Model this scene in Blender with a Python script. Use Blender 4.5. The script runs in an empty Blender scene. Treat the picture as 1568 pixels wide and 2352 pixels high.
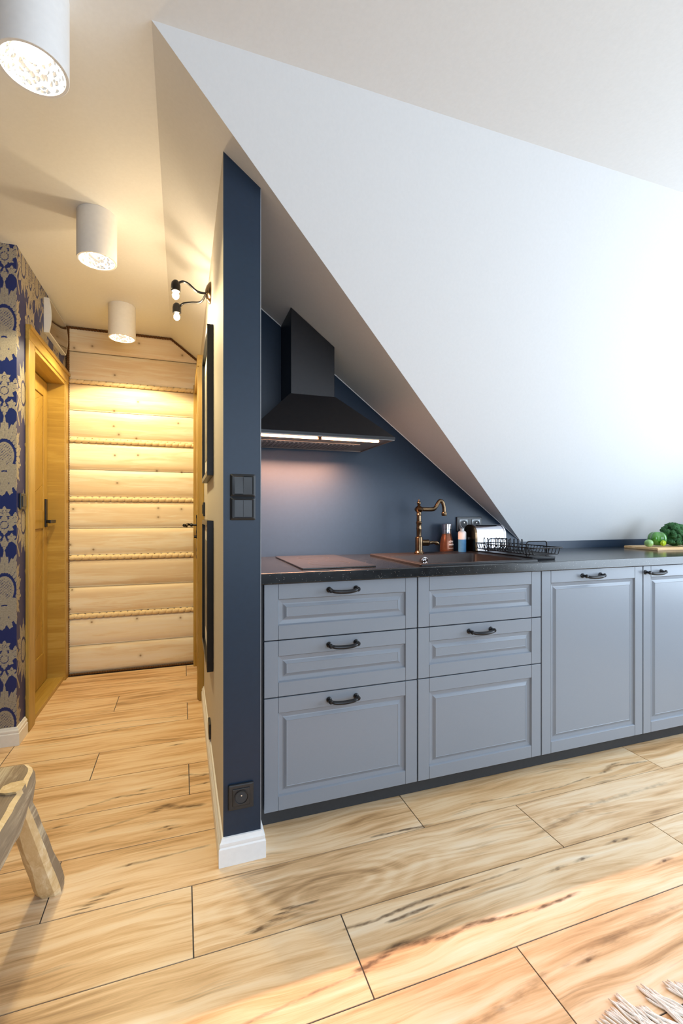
import bpy, bmesh, math, random
import numpy as np
from mathutils import Vector, Matrix, noise as mnoise
random.seed(7); rng = np.random.default_rng(7)
R = math.radians; PI = math.pi
C = bpy.context.scene.collection

# ------------------------------------------------------------------ camera, world, daylight, exposure
cam = bpy.data.objects.new('camera', bpy.data.cameras.new('camera')); C.objects.link(cam)
cam.location = (0, 0, 1.12); cam.rotation_euler = (R(90), 0, R(-19.05))
cam.data.sensor_fit = 'VERTICAL'; cam.data.sensor_height = 36.0; cam.data.sensor_width = 24.0
cam.data.lens = 1058 / 2352 * 36; cam.data.shift_y = 7.6 / 2352
cam.data.clip_start = 0.02
bpy.context.scene.camera = cam
w = bpy.data.worlds.new('world'); bpy.context.scene.world = w; w.use_nodes = True
w.node_tree.nodes['Background'].inputs[0].default_value = (.62, .78, 1, 1)
w.node_tree.nodes['Background'].inputs[1].default_value = 1.0
def area(name, loc, rot, sx, sy, power, col, spread=180):
    d = bpy.data.lights.new(name, 'AREA'); d.shape = 'RECTANGLE'; d.size = sx; d.size_y = sy
    d.energy = power; d.color = col; d.spread = R(spread)
    o = bpy.data.objects.new(name, d); C.objects.link(o); o.location = loc; o.rotation_euler = [R(a) for a in rot]
    return o
# daylight through the two window openings (right wall and the wall behind the camera)
area('window_daylight', (3.44, .17, 1.37), (0, 90, 0), 1.6, 2.3, 53, (.72, .85, .98))
area('window_daylight', (.9, -2.35, 1.50), (90, 0, 0), 2.6, 1.6, 28, (.74, .86, .99))
vs = bpy.context.scene.view_settings
vs.view_transform = 'Standard'; vs.look = 'None'; vs.exposure = 0.68; vs.gamma = 1; vs.use_curve_mapping = False

# ------------------------------------------------------------------ helpers
def srgb(r, g, b):
    return tuple(((c/255)/12.92 if c/255 <= .04045 else ((c/255+.055)/1.055)**2.4) for c in (r, g, b)) + (1,)
class NT:
    def __init__(s, name):
        s.m = bpy.data.materials.new(name); s.m.use_nodes = True; s.t = s.m.node_tree; s.t.nodes.clear()
        s.out = s.n('ShaderNodeOutputMaterial'); s.p = s.n('ShaderNodeBsdfPrincipled'); s.l(s.p, 0, s.out, 0)
    def n(s, typ, **k):
        nd = s.t.nodes.new(typ)
        for a, b in k.items(): setattr(nd, a, b)
        return nd
    def l(s, a, ai, b, bi): s.t.links.new(a.outputs[ai], b.inputs[bi])
    def coords(s, scale=(1, 1, 1), attr=None, amt=17.3):
        tc = s.n('ShaderNodeTexCoord'); mp = s.n('ShaderNodeMapping'); mp.inputs['Scale'].default_value = scale
        s.l(tc, 'Object', mp, 0)
        if attr:
            at = s.n('ShaderNodeAttribute', attribute_name=attr); mu = s.n('ShaderNodeVectorMath', operation='MULTIPLY_ADD')
            s.l(at, 'Fac', mu, 0); mu.inputs[1].default_value = (amt, amt*1.7, amt*.6); s.l(mp, 0, mu, 2)
            return mu
        return mp
    def noise(s, src, scale, detail=4, rough=.5, dist=0):
        nn = s.n('ShaderNodeTexNoise'); nn.inputs['Scale'].default_value = scale; nn.inputs['Detail'].default_value = detail
        nn.inputs['Roughness'].default_value = rough; nn.inputs['Distortion'].default_value = dist
        s.l(src, 0, nn, 'Vector'); return nn
    def ramp(s, src, so, stops, interp='LINEAR'):
        r = s.n('ShaderNodeValToRGB'); cr = r.color_ramp; cr.interpolation = interp
        while len(cr.elements) > 1: cr.elements.remove(cr.elements[-1])
        cr.elements[0].position = stops[0][0]; cr.elements[0].color = stops[0][1]
        for p, c in stops[1:]:
            e = cr.elements.new(p); e.color = c
        s.l(src, so, r, 0); return r
    def mix(s, a, ao, b, bo, fac=None, fo=0, mode='MIX', f=.5):
        mx = s.n('ShaderNodeMix', data_type='RGBA', blend_type=mode)
        mx.inputs[0].default_value = f
        if fac: s.l(fac, fo, mx, 0)
        for src, so, i in ((a, ao, 6), (b, bo, 7)):
            if isinstance(src, tuple): mx.inputs[i].default_value = src
            else: s.l(src, so, mx, i)
        return mx
    def math(s, op, a, ao=0, b=None, bo=0, v=None, clamp=False):
        mm = s.n('ShaderNodeMath', operation=op); mm.use_clamp = clamp; s.l(a, ao, mm, 0)
        if b: s.l(b, bo, mm, 1)
        elif v is not None: mm.inputs[1].default_value = v
        return mm
    def bump(s, src, so, strength, dist=.01):
        b = s.n('ShaderNodeBump'); b.inputs['Strength'].default_value = strength; b.inputs['Distance'].default_value = dist
        s.l(src, so, b, 'Height'); s.l(b, 0, s.p, 'Normal'); return b
    def set(s, **k):
        for a, b in k.items(): s.p.inputs[a.replace('_', ' ')].default_value = b
        return s
MIXO = 2
g1 = lambda v: (v, v, v, 1)
def plain(name, col, rough=.5, metal=0, bump=0, bscale=60, var=.06, coat=0, spec=.5):
    t = NT(name); c = t.coords(); n = t.noise(c, bscale, 4)
    cr = t.ramp(n, 0, [(.3, tuple(x*(1-var) for x in col[:3])+(1,)), (.7, tuple(min(1, x*(1+var)) for x in col[:3])+(1,))])
    t.l(cr, 0, t.p, 'Base Color'); t.set(Roughness=rough, Metallic=metal, Specular_IOR_Level=spec)
    if coat: t.set(Coat_Weight=coat, Coat_Roughness=.1)
    if bump: t.bump(n, 0, bump, .004)
    return t.m
M = {}
M['plaster'] = plain('white_plaster', (.80, .80, .79, 1), .75, bump=.06, bscale=90, var=.015)
M['navy'] = plain('navy_wall_paint', srgb(21, 41, 62), .40, bump=.03, bscale=70, var=.05, spec=.42)
M['cream'] = plain('cream_wall_paint', srgb(208, 200, 186), .65, bump=.05, bscale=70, var=.02)
M['slope_white'] = plain('slope_dimmed_white', (.67, .675, .68, 1), .75, bump=.05, bscale=90, var=.012)  # plaster white darkened for the slope to offset strong window light on it
M['dim_wall'] = plain('bounce_cutting_dark', srgb(62, 66, 74), .7)  # unseen walls made dark to cut ambient bounce from behind and left
M['white_trim'] = plain('white_painted_trim', (.86, .86, .86, 1), .35, var=.02)
M['cab'] = plain('grey_lacquer', srgb(128, 135, 145), .32, var=.012, bump=.015, bscale=200)
M['carcass'] = plain('dark_carcass', (.03, .033, .038, 1), .6)
M['black'] = plain('black_metal', (.014, .014, .016, 1), .32, metal=.5)
M['black_plastic'] = plain('black_plastic', (.018, .020, .023, 1), .35)
M['hood_black'] = plain('matt_black_steel', (.016, .015, .017, 1), .38, metal=.3, var=.1)
M['hood_under'] = plain('brushed_hood_steel', (.22, .20, .19, 1), .35, metal=.6)
M['glass_black'] = plain('black_ceramic_glass', (.02, .019, .018, 1), .22, coat=.3)
M['sink'] = plain('dark_composite_stone', (.014, .014, .016, 1), .42, bump=.04, bscale=300, var=.3, spec=.4)
M['bronze'] = plain('antique_bronze', (.16, .105, .06, 1), .22, metal=1, var=.35, bscale=25)
M['copper'] = plain('copper_brown_bottle', (.22, .085, .045, 1), .25, metal=.5, var=.2, bscale=20)
M['chrome'] = plain('chrome', (.75, .75, .77, 1), .12, metal=1, var=.03)
M['steel_bright'] = plain('polished_steel', (.80, .80, .86, 1), .18, metal=1, var=.02)
M['white_plastic'] = plain('white_plastic', (.75, .75, .74, 1), .3, var=.02)
M['blue_liquid'] = plain('blue_soap', srgb(80, 140, 190), .2, var=.05)
M['lamp_white'] = plain('matt_white_lamp', (.78, .77, .76, 1), .55, var=.02)
M['mat_white'] = plain('picture_mat', (.75, .74, .70, 1), .7, var=.03)
M['rope_brown'] = plain('dark_rope', srgb(96, 62, 24), .8, bump=.5, bscale=220, var=.35)
M['cord_pine'] = plain('turned_pine_cord', srgb(240, 216, 170), .55, bump=.1, bscale=80, var=.08)
M['grout'] = plain('dark_grout', srgb(78, 74, 74), .8, var=.1)
M['cotton'] = plain('cream_cotton', srgb(246, 240, 230), .9, bump=.4, bscale=400, var=.05)
M['pepper'] = plain('green_pepper', srgb(70, 135, 40), .18, var=.35, bscale=16, coat=.6)
M['pepper_stem'] = plain('yellow_green_skin', srgb(160, 185, 20), .3, var=.2, bscale=20)
M['tomato_green'] = plain('pale_green_skin', srgb(140, 180, 110), .25, var=.2, bscale=30)
M['broccoli'] = plain('broccoli_florets', srgb(48, 96, 48), .8, bump=1, bscale=260, var=.4)
M['broccoli_stem'] = plain('broccoli_stem', srgb(120, 160, 80), .6, var=.1)
def emis(name, col, st):
    t = NT(name); t.set(Emission_Color=col, Emission_Strength=st, Base_Color=(.8, .8, .8, 1)); return t.m
M['lamp_glow'] = emis('downlight_glow', (1, .93, .82, 1), 9)
M['led'] = emis('led_strip_glow', (1, .50, .24, 1), 14)
M['bulb'] = emis('bulb_glow', (1, .80, .50, 1), 40)
t = NT('faceted_reflector'); t.set(Metallic=1, Roughness=.12, Base_Color=(.85, .85, .85, 1), Emission_Color=(1, .95, .85, 1), Emission_Strength=.35)  # faint emission of its own stands in for lamp light on the facets
v = t.n('ShaderNodeTexVoronoi'); v.inputs['Scale'].default_value = 60; t.l(t.coords(), 0, v, 'Vector'); t.bump(v, 0, 1, .01); M['reflector'] = t.m

def wood(name, dark, mid, light, axis=0, knots=.5, rough=.5, attr=None, g=1.0, coat=0):
    """procedural sawn wood, grain along one axis"""
    t = NT(name)
    sc = [14*g]*3; sc[axis] = 1.1*g
    c = t.coords(tuple(sc), attr)
    warp = t.noise(c, .55, 2, .5, .3)
    fine = t.noise(c, 3.2, 6, .62, .9)
    sc2 = [60*g]*3; sc2[axis] = 1.6*g
    c2 = t.coords(tuple(sc2), attr); fib = t.noise(c2, 2.2, 3, .7)
    wv = t.math('MULTIPLY', warp, 0, v=9.0); sn = t.math('SINE', t.math('ADD', wv, 0, t.math('MULTIPLY', fine, 0, v=5.0)))
    k = t.math('MULTIPLY_ADD', sn, 0, v=.16); k.inputs[2].default_value = .32
    k = t.math('ADD', k, 0, t.math('MULTIPLY', fine, 0, v=.22)); k = t.math('ADD', k, 0, t.math('MULTIPLY', fib, 0, v=.12))
    cr = t.ramp(k, 0, [(.22, light), (.52, mid), (.86, dark)])
    col, co = cr, 0
    if knots:
        c3 = t.coords((7, 7, 7)); sp3 = t.n('ShaderNodeSeparateXYZ'); t.l(c3, 0, sp3, 0); cb3 = t.n('ShaderNodeCombineXYZ'); t.l(sp3, 0 if axis == 0 else 1, cb3, 0); t.l(sp3, 2, cb3, 1)
        vo = t.n('ShaderNodeTexVoronoi', voronoi_dimensions='2D'); vo.inputs['Scale'].default_value = 1; vo.inputs['Randomness'].default_value = 1
        t.l(cb3, 0, vo, 'Vector')
        kr = t.ramp(vo, 'Distance', [(0, g1(1)), (.035, g1(.9)), (.055, g1(.3)), (.12, g1(.08)), (.2, g1(0))])
        kc = t.n('ShaderNodeSeparateColor'); t.l(vo, 'Color', kc, 0); kg = t.math('GREATER_THAN', kc, 0, v=.74)
        kf = t.math('MULTIPLY', t.math('MULTIPLY', kr, 0, v=knots), 0, kg, 0)
        mx = t.mix(col, co, tuple(x*.42 for x in dark[:3])+(1,), None, kf); col, co = mx, MIXO
    if attr:
        at = t.n('ShaderNodeAttribute', attribute_name=attr)
        hv = t.ramp(at, 'Fac', [(0, g1(.93)), (1, g1(1.0))])
        mx = t.mix(col, co, hv, 0, mode='MULTIPLY', f=1); col, co = mx, MIXO
    t.l(col, co, t.p, 'Base Color'); t.set(Roughness=rough)
    if coat: t.set(Coat_Weight=coat)
    t.bump(fib, 0, .12, .002)
    return t.m
M['pine'] = wood('pale_pine_logs', srgb(222, 184, 128), srgb(246, 232, 204), srgb(250, 242, 226), 0, .95, .42, 'pid', .8)
M['oak'] = wood('golden_oak_door', srgb(150, 112, 44), srgb(178, 144, 66), srgb(194, 162, 88), 2, .1, .38, None, 1.1)
M['oak_y'] = wood('golden_oak_rail', srgb(150, 112, 44), srgb(178, 144, 66), srgb(194, 162, 88), 1, .1, .38, None, 1.1)
M['oak_x'] = wood('golden_oak_reveal', srgb(150, 112, 44), srgb(178, 144, 66), srgb(194, 162, 88), 0, .1, .38, None, 1.1)
M['stool_gray'] = wood('weathered_bark_wood', srgb(92, 76, 58), srgb(150, 130, 104), srgb(205, 190, 160), 1, .3, .8, None, 2.2)
M['stool_pale'] = wood('peeled_pale_wood', srgb(190, 150, 90), srgb(220, 195, 150), srgb(240, 226, 196), 2, .35, .6, None, 1.6)
M['board'] = wood('light_cutting_board', srgb(205, 160, 105), srgb(228, 190, 140), srgb(240, 210, 165), 0, 0, .5, None, 1.5)

def finish(name, bm, mats, parent=None, smooth=False, loc=None, auto=35):
    bmesh.ops.recalc_face_normals(bm, faces=bm.faces)
    me = bpy.data.meshes.new(name); bm.to_mesh(me); bm.free()
    for m in (mats if isinstance(mats, (list, tuple)) else [mats]): me.materials.append(M[m] if isinstance(m, str) else m)
    if smooth:
        me.polygons.foreach_set('use_smooth', [True]*len(me.polygons))
        if auto:
            b2 = bmesh.new(); b2.from_mesh(me)
            for e in b2.edges:
                if len(e.link_faces) == 2 and e.calc_face_angle(0) > R(auto): e.smooth = False
            b2.to_mesh(me); b2.free()
    o = bpy.data.objects.new(name, me); C.objects.link(o)
    if parent: o.parent = parent
    if loc: o.location = loc
    return o
def tag(o, label=None, cat=None, group=None, kind=None):
    for k, v in (('label', label), ('category', cat), ('group', group), ('kind', kind)):
        if v: o[k] = v
    return o
def thing(name, loc, label, cat, group=None, rz=0):
    o = bpy.data.objects.new(name, None); C.objects.link(o); o.location = loc; o.rotation_euler.z = rz; o.empty_display_size = .05
    return tag(o, label, cat, group)
def struct(name, bm, mats, **k): return tag(finish(name, bm, mats, **k), kind='structure')
def quad(bm, pts, mi=0):
    f = bm.faces.new([bm.verts.new(p) for p in pts]); f.material_index = mi; return f
def box(bm, x0, x1, y0, y1, z0, z1, bev=0, mi=0, seg=2):
    b = bmesh.new()
    vs_ = [b.verts.new((x, y, z)) for x in (x0, x1) for y in (y0, y1) for z in (z0, z1)]
    for f in ((0, 1, 3, 2), (4, 6, 7, 5), (0, 4, 5, 1), (2, 3, 7, 6), (0, 2, 6, 4), (1, 5, 7, 3)): b.faces.new([vs_[i] for i in f])
    if bev: bmesh.ops.bevel(b, geom=b.edges[:], offset=bev, segments=seg, profile=.6, affect='EDGES')
    merge(bm, b, mi)
def merge(bm, b, mi=0, mat=None):
    if mat is not None: bmesh.ops.transform(b, matrix=mat, verts=b.verts)
    mp = {v: bm.verts.new(v.co) for v in b.verts}
    for f in b.faces:
        try: nf = bm.faces.new([mp[v] for v in f.verts]); nf.material_index = mi
        except ValueError: pass
    b.free()
def prism(bm, poly, axis, a0, a1, mi=0, bev=0):
    """extrude a 2-D polygon along axis (0: poly is y,z; 1: x,z; 2: x,y)"""
    b = bmesh.new()
    def P(p, a): return {0: (a, p[0], p[1]), 1: (p[0], a, p[1]), 2: (p[0], p[1], a)}[axis]
    A = [b.verts.new(P(p, a0)) for p in poly]; B = [b.verts.new(P(p, a1)) for p in poly]
    b.faces.new(A); b.faces.new(B[::-1])
    for i in range(len(poly)): j = (i+1) % len(poly); b.faces.new((A[i], A[j], B[j], B[i]))
    if bev: bmesh.ops.recalc_face_normals(b, faces=b.faces); bmesh.ops.bevel(b, geom=b.edges[:], offset=bev, segments=2, affect='EDGES')
    merge(bm, b, mi)
def lathe(bm, prof, seg=24, c=(0, 0, 0), mi=0, rot=None):
    b = bmesh.new(); rings = []
    for r, z in prof:
        if r < 1e-5: rings.append([b.verts.new((0, 0, z))])
        else: rings.append([b.verts.new((r*math.cos(2*PI*i/seg), r*math.sin(2*PI*i/seg), z)) for i in range(seg)])
    for A, B in zip(rings, rings[1:]):
        for i in range(seg):
            j = (i+1) % seg
            if len(A) == 1 and len(B) == 1: continue
            if len(A) == 1: b.faces.new((A[0], B[i], B[j]))
            elif len(B) == 1: b.faces.new((A[i], A[j], B[0]))
            else: b.faces.new((A[i], A[j], B[j], B[i]))
    m = Matrix.Translation(c) @ (rot.to_4x4() if rot else Matrix.Identity(4)); merge(bm, b, mi, m)
def tube(bm, pts, r, seg=8, mi=0, cap=True, closed=False):
    pts = [Vector(p) for p in pts]; n = len(pts); rr = r if isinstance(r, (list, tuple)) else [r]*n
    b = bmesh.new(); rings = []; up = None
    for i, p in enumerate(pts):
        if closed: d = pts[(i+1) % n]-pts[i-1]
        else: d = pts[min(i+1, n-1)]-pts[max(i-1, 0)]
        d.normalize()
        if up is None:
            up = Vector((0, 0, 1)) if abs(d.z) < .9 else Vector((1, 0, 0))
        s = d.cross(up); s.normalize(); up = s.cross(d); up.normalize()
        rings.append([b.verts.new(p + rr[i]*(math.cos(2*PI*k/seg)*s + math.sin(2*PI*k/seg)*up)) for k in range(seg)])
    for i in range(n if closed else n-1):
        A, B = rings[i], rings[(i+1) % n]
        for k in range(seg): j = (k+1) % seg; b.faces.new((A[k], A[j], B[j], B[k]))
    if cap and not closed: b.faces.new(rings[0][::-1]); b.faces.new(rings[-1])
    merge(bm, b, mi)
def bez(ctrl, n=24):
    """Catmull-Rom through the points"""
    P = [Vector(p) for p in ctrl]; P = [P[0]*2-P[1]]+P+[P[-1]*2-P[-2]]; out = []
    m = len(P)-3
    for i in range(m):
        a, b, c, d = P[i:i+4]
        for k in range(n):
            u = k/n; out.append(.5*((2*b)+(c-a)*u+(2*a-5*b+4*c-d)*u*u+(3*b-3*c+d-a)*u**3))
    out.append(P[-2]); return out
def BM(): return bmesh.new()

# ------------------------------------------------------------------ setting dimensions (metres, camera over the origin)
ZC, XF, SB = 2.44, -.078, .755             # flat ceiling, fold of the side slope, its pitch
ZB = lambda x: ZC-SB*(x-XF)                # side slope (falls to the right)
YA0, YB, ZS = 1.325, 2.21, .965            # steep slope: starts at the ceiling, ends on the kitchen back wall
SA = (ZC-ZS)/(YB-YA0); XD = XF+(ZC-ZS)/SB  # where both slopes and the back wall meet
XP0, XP1, YP = .1238, .2436, 1.52          # partition
XL, YL, YE = -.765, 2.645, 3.67            # corridor left wall, its front corner, end wall
XR, XO, YN = 3.5, -2.3, -2.4               # outer walls

# ------------------------------------------------------------------ floor: wood-look planks with grout lines
def floor():
    seams = [.983+.2407*k for k in range(-15, 12)]
    offs = {0: .420, 1: .027, 2: -.370}
    stains = []   # (x, y, half length, half width, strength)
    def line(pts, wd, st):
        for (x0, y0), (x1, y1) in zip(pts, pts[1:]):
            n = max(1, int(math.hypot(x1-x0, y1-y0)/.02))
            for i in range(n+1):
                f = i/n; stains.append((x0+(x1-x0)*f, y0+(y1-y0)*f, .022, wd*random.uniform(.6, 1.3), st*random.uniform(.7, 1.1)))
    line([(.431, 1.176), (.5, 1.173), (.644, 1.188), (.798, 1.190)], .0045, .9); line([(.80, 1.190), (.992, 1.196)], .003, .5)
    line([(.555, 1.157), (.666, 1.165)], .004, .9)
    line([(.423, 1.060), (.480, 1.070), (.525, 1.086)], .005, .9); line([(.525, 1.086), (.583, 1.078), (.663, 1.068)], .009, .65)
    line([(.663, 1.066), (.743, 1.075), (.783, 1.072), (.86, 1.064)], .005, .8); line([(.87, 1.063), (.978, 1.057), (1.079, 1.062)], .004, .8)
    for x, y in ((.525, 1.088), (.663, 1.068), (.758, 1.076), (.978, 1.058), (1.079, 1.062), (1.235, 1.163), (1.445, 1.186), (1.474, 1.070), (1.122, 1.157), (1.40, 1.19), (.814, 1.471),
                 (.197, 1.253), (.964, .894), (1.744, 1.526), (1.832, 1.56), (-.059, 1.903), (-.055, 1.771), (-.043, 1.755), (-.423, 1.895), (-.027, 2.389), (.09, 2.071), (.086, 2.008), (-.241, 2.02), (-.159, 1.617), (-.217, 1.514), (-.15, 2.04)):
        stains.append((x, y, .010, .0045, .95)); stains.append((x+.012, y+.002, .035, .006, .4)); stains.append((x-.02, y-.002, .03, .005, .35))
    line([(.640, 1.481), (.739, 1.478), (.812, 1.472)], .004, .95)
    line([(1.065, 1.524), (1.468, 1.500), (1.638, 1.517)], .003, .5); line([(1.744, 1.526), (1.80, 1.55), (1.86, 1.545), (1.985, 1.53)], .006, .55)
    line([(-.10, 1.876), (-.059, 1.903), (-.02, 1.875), (.06, 1.862)], .009, .75); line([(-.30, 1.83), (-.10, 1.876)], .006, .35)
    line([(-.241, 2.02), (-.151, 2.013), (.018, 2.004)], .004, .6); line([(-.42, 1.972), (-.33, 1.998), (-.24, 2.02)], .003, .5)
    line([(-.159, 1.617), (-.10, 1.617), (-.033, 1.621), (.07, 1.625)], .005, .55)
    line([(-.65, 2.641), (-.497, 2.639), (-.284, 2.655)], .008, .4); line([(-.287, 1.467), (-.217, 1.512), (-.19, 1.52)], .003, .8)
    line([(-.65, 2.74), (-.3, 2.75), (0, 2.72)], .004, .5); line([(-.45, 3.33), (-.2, 3.36), (0, 3.3)], .006, .4); line([(-.5, 3.02), (-.1, 3.06), (.05, 3.03)], .006, .35)
    line([(-.6, 3.50), (-.35, 3.47)], .006, .4); line([(.283, 1.293), (.22, 1.253), (.19, 1.246)], .003, .85); line([(.26, 1.262), (.30, 1.288), (.352, 1.288)], .003, .8)
    line([(.10, 1.025), (.32, 1.045), (.44, 1.050)], .004, .45); line([(.60, .86), (.72, .875), (.83, .90)], .011, .30)
    line([(.9, .90), (1.2, .93), (1.5, .94)], .014, .22); line([(1.2, 1.31), (1.5, 1.37), (1.9, 1.38)], .012, .3); line([(.0, 2.10), (.11, 2.07)], .006, .5)
    S = np.array(stains)
    # rings of the swirling figure: (x, y, stretch, radius)
    swirls = [(.43, 1.318, 3.2, .40, 1.), (1.36, 1.345, 3.0, .25, .6), (.77, .86, 3.2, .26, .6), (1.07, 1.33, 4, .2, .4)]
    V, F, PID, ST, SW, MI = [], [], [], [], [], []
    gap = .0018
    for k in range(len(seams)-1):
        y0, y1 = seams[k]+gap, seams[k+1]-gap
        row = (k-15) % 3
        x = offs[row]-1.19*4
        while x < XR+.2:
            xa, xb = x+gap, x+1.19-gap; x += 1.19
            xa_, xb_ = max(xa, XO-.05), min(xb, XR+.05)
            if xb_-xa_ < .02 or y0 > YE+.15: continue
            fine = (xb_ > -.85 and xa_ < 2.3 and y1 > .55)
            nx = max(1, int((xb_-xa_)/.012)) if fine else 1; ny = int((y1-y0)/.0042) if fine else 1
            pid = random.random()
            base = len(V); gx = np.linspace(xa_, xb_, nx+1); gy = np.linspace(y0, y1, ny+1)
            X, Y = np.meshgrid(gx, gy); st = np.zeros_like(X); sw = np.zeros_like(X)
            if fine:
                for sx, sy, sl, swd, ss in S:
                    if xa-.05 < sx < xb+.05 and y0-.04 < sy < y1+.04:
                        st = np.maximum(st, ss*np.exp(-((X-sx)/sl)**2-((Y-sy)/swd)**2))
                for sx, sy, a, rad, ss in swirls:
                    if xa < sx < xb and y0 < sy < y1:
                        d = np.hypot((X-sx)/a, (Y-sy)); sw = np.maximum(sw, ss*np.clip(1.25-d/rad*3.2, 0, 1))
            for xx, yy in zip(X.ravel(), Y.ravel()): V.append((xx, yy, 0))
            ST += list(st.ravel()); SW += list(sw.ravel()); PID += [pid]*X.size
            for j in range(ny):
                for i in range(nx):
                    a = base+j*(nx+1)+i; F.append((a, a+1, a+nx+2, a+nx+1)); MI.append(0)
            # bevelled skirt down to the grout
            b0 = len(V)
            for p in ((xa_, y0), (xb_, y0), (xb_, y1), (xa_, y1)): V.append((p[0], p[1], 0)); V.append((p[0], p[1], -.004))
            ST += [0]*8; SW += [0]*8; PID += [pid]*8
            for e in range(4):
                a = b0+2*e; c = b0+2*((e+1) % 4); F.append((a, a+1, c+1, c)); MI.append(0)
    b0 = len(V); V += [(XO-.1, YN-.1, -.0022), (XR+.1, YN-.1, -.0022), (XR+.1, YE+.1, -.0022), (XO-.1, YE+.1, -.0022)]
    V += [(XO-.1, YN-.1, -.12), (XR+.1, YN-.1, -.12), (XR+.1, YE+.1, -.12), (XO-.1, YE+.1, -.12)]
    F += [(b0, b0+1, b0+2, b0+3), (b0+7, b0+6, b0+5, b0+4)]; MI += [1, 1]; ST += [0]*8; SW += [0]*8; PID += [0]*8
    me = bpy.data.meshes.new('floor'); me.from_pydata(V, [], F); me.update()
    for nme, dat in (('pid', PID), ('stain', ST), ('swirl', SW)):
        at = me.attributes.new(nme, 'FLOAT', 'POINT'); at.data.foreach_set('value', np.array(dat, 'f'))
    me.polygons.foreach_set('material_index', MI)
    # material
    t = NT('wood_look_tile')
    c = t.coords((1, 1, 1), 'pid', 31.0)
    def sc(v, s):
        mu = t.n('ShaderNodeVectorMath', operation='MULTIPLY'); t.l(v, 0, mu, 0); mu.inputs[1].default_value = s; return mu
    # warp field bends the grain
    wn = t.noise(sc(c, (1.3, 3.4, 1)), 1.6, 2, .5, .2)
    wof = t.n('ShaderNodeCombineXYZ'); wm = t.math('MULTIPLY_ADD', wn, 0, v=.08); wm.inputs[2].default_value = -.04; t.l(wm, 0, wof, 1)
    ca = t.n('ShaderNodeVectorMath', operation='ADD'); t.l(c, 0, ca, 0); t.l(wof, 0, ca, 1)
    broad = t.noise(sc(ca, (1.0, 9, 1)), 1.3, 3, .55, .3)
    mid_ = t.noise(sc(ca, (2.0, 34, 1)), 1.5, 5, .6, .4)
    fib = t.noise(sc(ca, (7, 260, 1)), 1.0, 3, .7)
    sw = t.n('ShaderNodeAttribute', attribute_name='swirl')
    # rings of the swirl: isolines of the mask itself
    rn = t.noise(sc(c, (6, 20, 1)), 1.0, 3, .5, .5)
    ph = t.math('ADD', t.math('MULTIPLY', sw, 'Fac', v=34), 0, t.math('MULTIPLY', rn, 0, v=9)); ring = t.math('SINE', ph)
    rr = t.math('MULTIPLY', ring, 0, sw, 'Fac'); rr = t.math('MULTIPLY', rr, 0, v=.045)
    k = t.math('MULTIPLY', broad, 0, v=.60); k = t.math('ADD', k, 0, t.math('MULTIPLY', mid_, 0, v=.46)); k = t.math('ADD', k, 0, rr)
    k = t.math('ADD', k, 0, t.math('MULTIPLY', sw, 'Fac', v=.06)); k = t.math('ADD', k, 0, t.math('MULTIPLY', fib, 0, v=.13))
    col = t.ramp(k, 0, [(.42, srgb(250, 232, 206)), (.55, srgb(242, 214, 176)), (.64, srgb(225, 188, 143)), (.73, srgb(192, 154, 110)), (.84, srgb(128, 104, 74)), (.95, srgb(96, 76, 54))])
    pa = t.n('ShaderNodeAttribute', attribute_name='pid'); tint = t.ramp(pa, 'Fac', [(0, (.93, .86, .76, 1)), (.3, (1, .97, .93, 1)), (.6, (.96, .93, .90, 1)), (1, (.99, .92, .83, 1))])
    mx = t.mix(col, 0, tint, 0, mode='MULTIPLY', f=1)
    # short dark cracks scattered along the grain
    cn = t.noise(sc(ca, (2.4, 60, 1)), 1.2, 4, .62); cl = t.noise(sc(c, (1.6, 7, 1)), 1.7, 2, .5)
    cr = t.ramp(t.math('MULTIPLY', cn, 0, cl, 0), 0, [(.335, g1(0)), (.40, g1(.55)), (.45, g1(1))])
    st = t.n('ShaderNodeAttribute', attribute_name='stain'); sn = t.noise(sc(c, (22, 90, 1)), 1.4, 4, .6)
    sm = t.math('MULTIPLY', st, 'Fac', t.math('MULTIPLY_ADD', sn, 0, v=2.8), 0)
    sm.inputs[1].links[0].from_node.inputs[2].default_value = -.22
    sr = t.ramp(sm, 0, [(.10, g1(0)), (.45, g1(.55)), (.85, g1(1))])
    tot = t.math('MAXIMUM', t.math('MULTIPLY', cr, 0, v=.45), 0, t.math('MULTIPLY', sr, 0, v=.85))
    mx2 = t.mix(mx, MIXO, srgb(84, 58, 34), None, tot)
    t.l(mx2, MIXO, t.p, 'Base Color'); t.set(Roughness=.36)
    rg = t.ramp(mid_, 0, [(.3, g1(.30)), (.7, g1(.42))]); t.l(rg, 0, t.p, 'Roughness')
    t.bump(fib, 0, .08, .001)
    me.materials.append(t.m); me.materials.append(M['grout'])
    o = bpy.data.objects.new('floor', me); C.objects.link(o); tag(o, kind='structure')
floor()

# ------------------------------------------------------------------ ceiling and slopes (slabs with thickness outward)
bm = BM(); T = .12
prism(bm, [(XO-.1, YN-.1), (XR+.1, YN-.1), (XR+.1, YA0), (XF, YA0), (XF, YE+.1), (XO-.1, YE+.1)], 2, ZC, ZC+T)
struct('ceiling', bm, 'plaster')
bm = BM()   # side slope above corridor edge, partition and kitchen niche
def slab(bm, pts, off):
    A = [bm.verts.new(p) for p in pts]; B = [bm.verts.new(Vector(p)+Vector(off)) for p in pts]
    bm.faces.new(A); bm.faces.new(B[::-1])
    for i in range(len(A)): j = (i+1) % len(A); bm.faces.new((A[i], A[j], B[j], B[i]))
slab(bm, [(XF, YA0, ZC), (XF, YE+.1, ZC), (XP1+.02, YE+.1, ZB(XP1+.02)), (XP1+.02, YB+.02, ZB(XP1+.02)), (XD+.0, YB+.02, ZB(XD)), (XD, YB, ZS)], (.06, .0, .10))
struct('ceiling_slope', bm, 'plaster')
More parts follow.
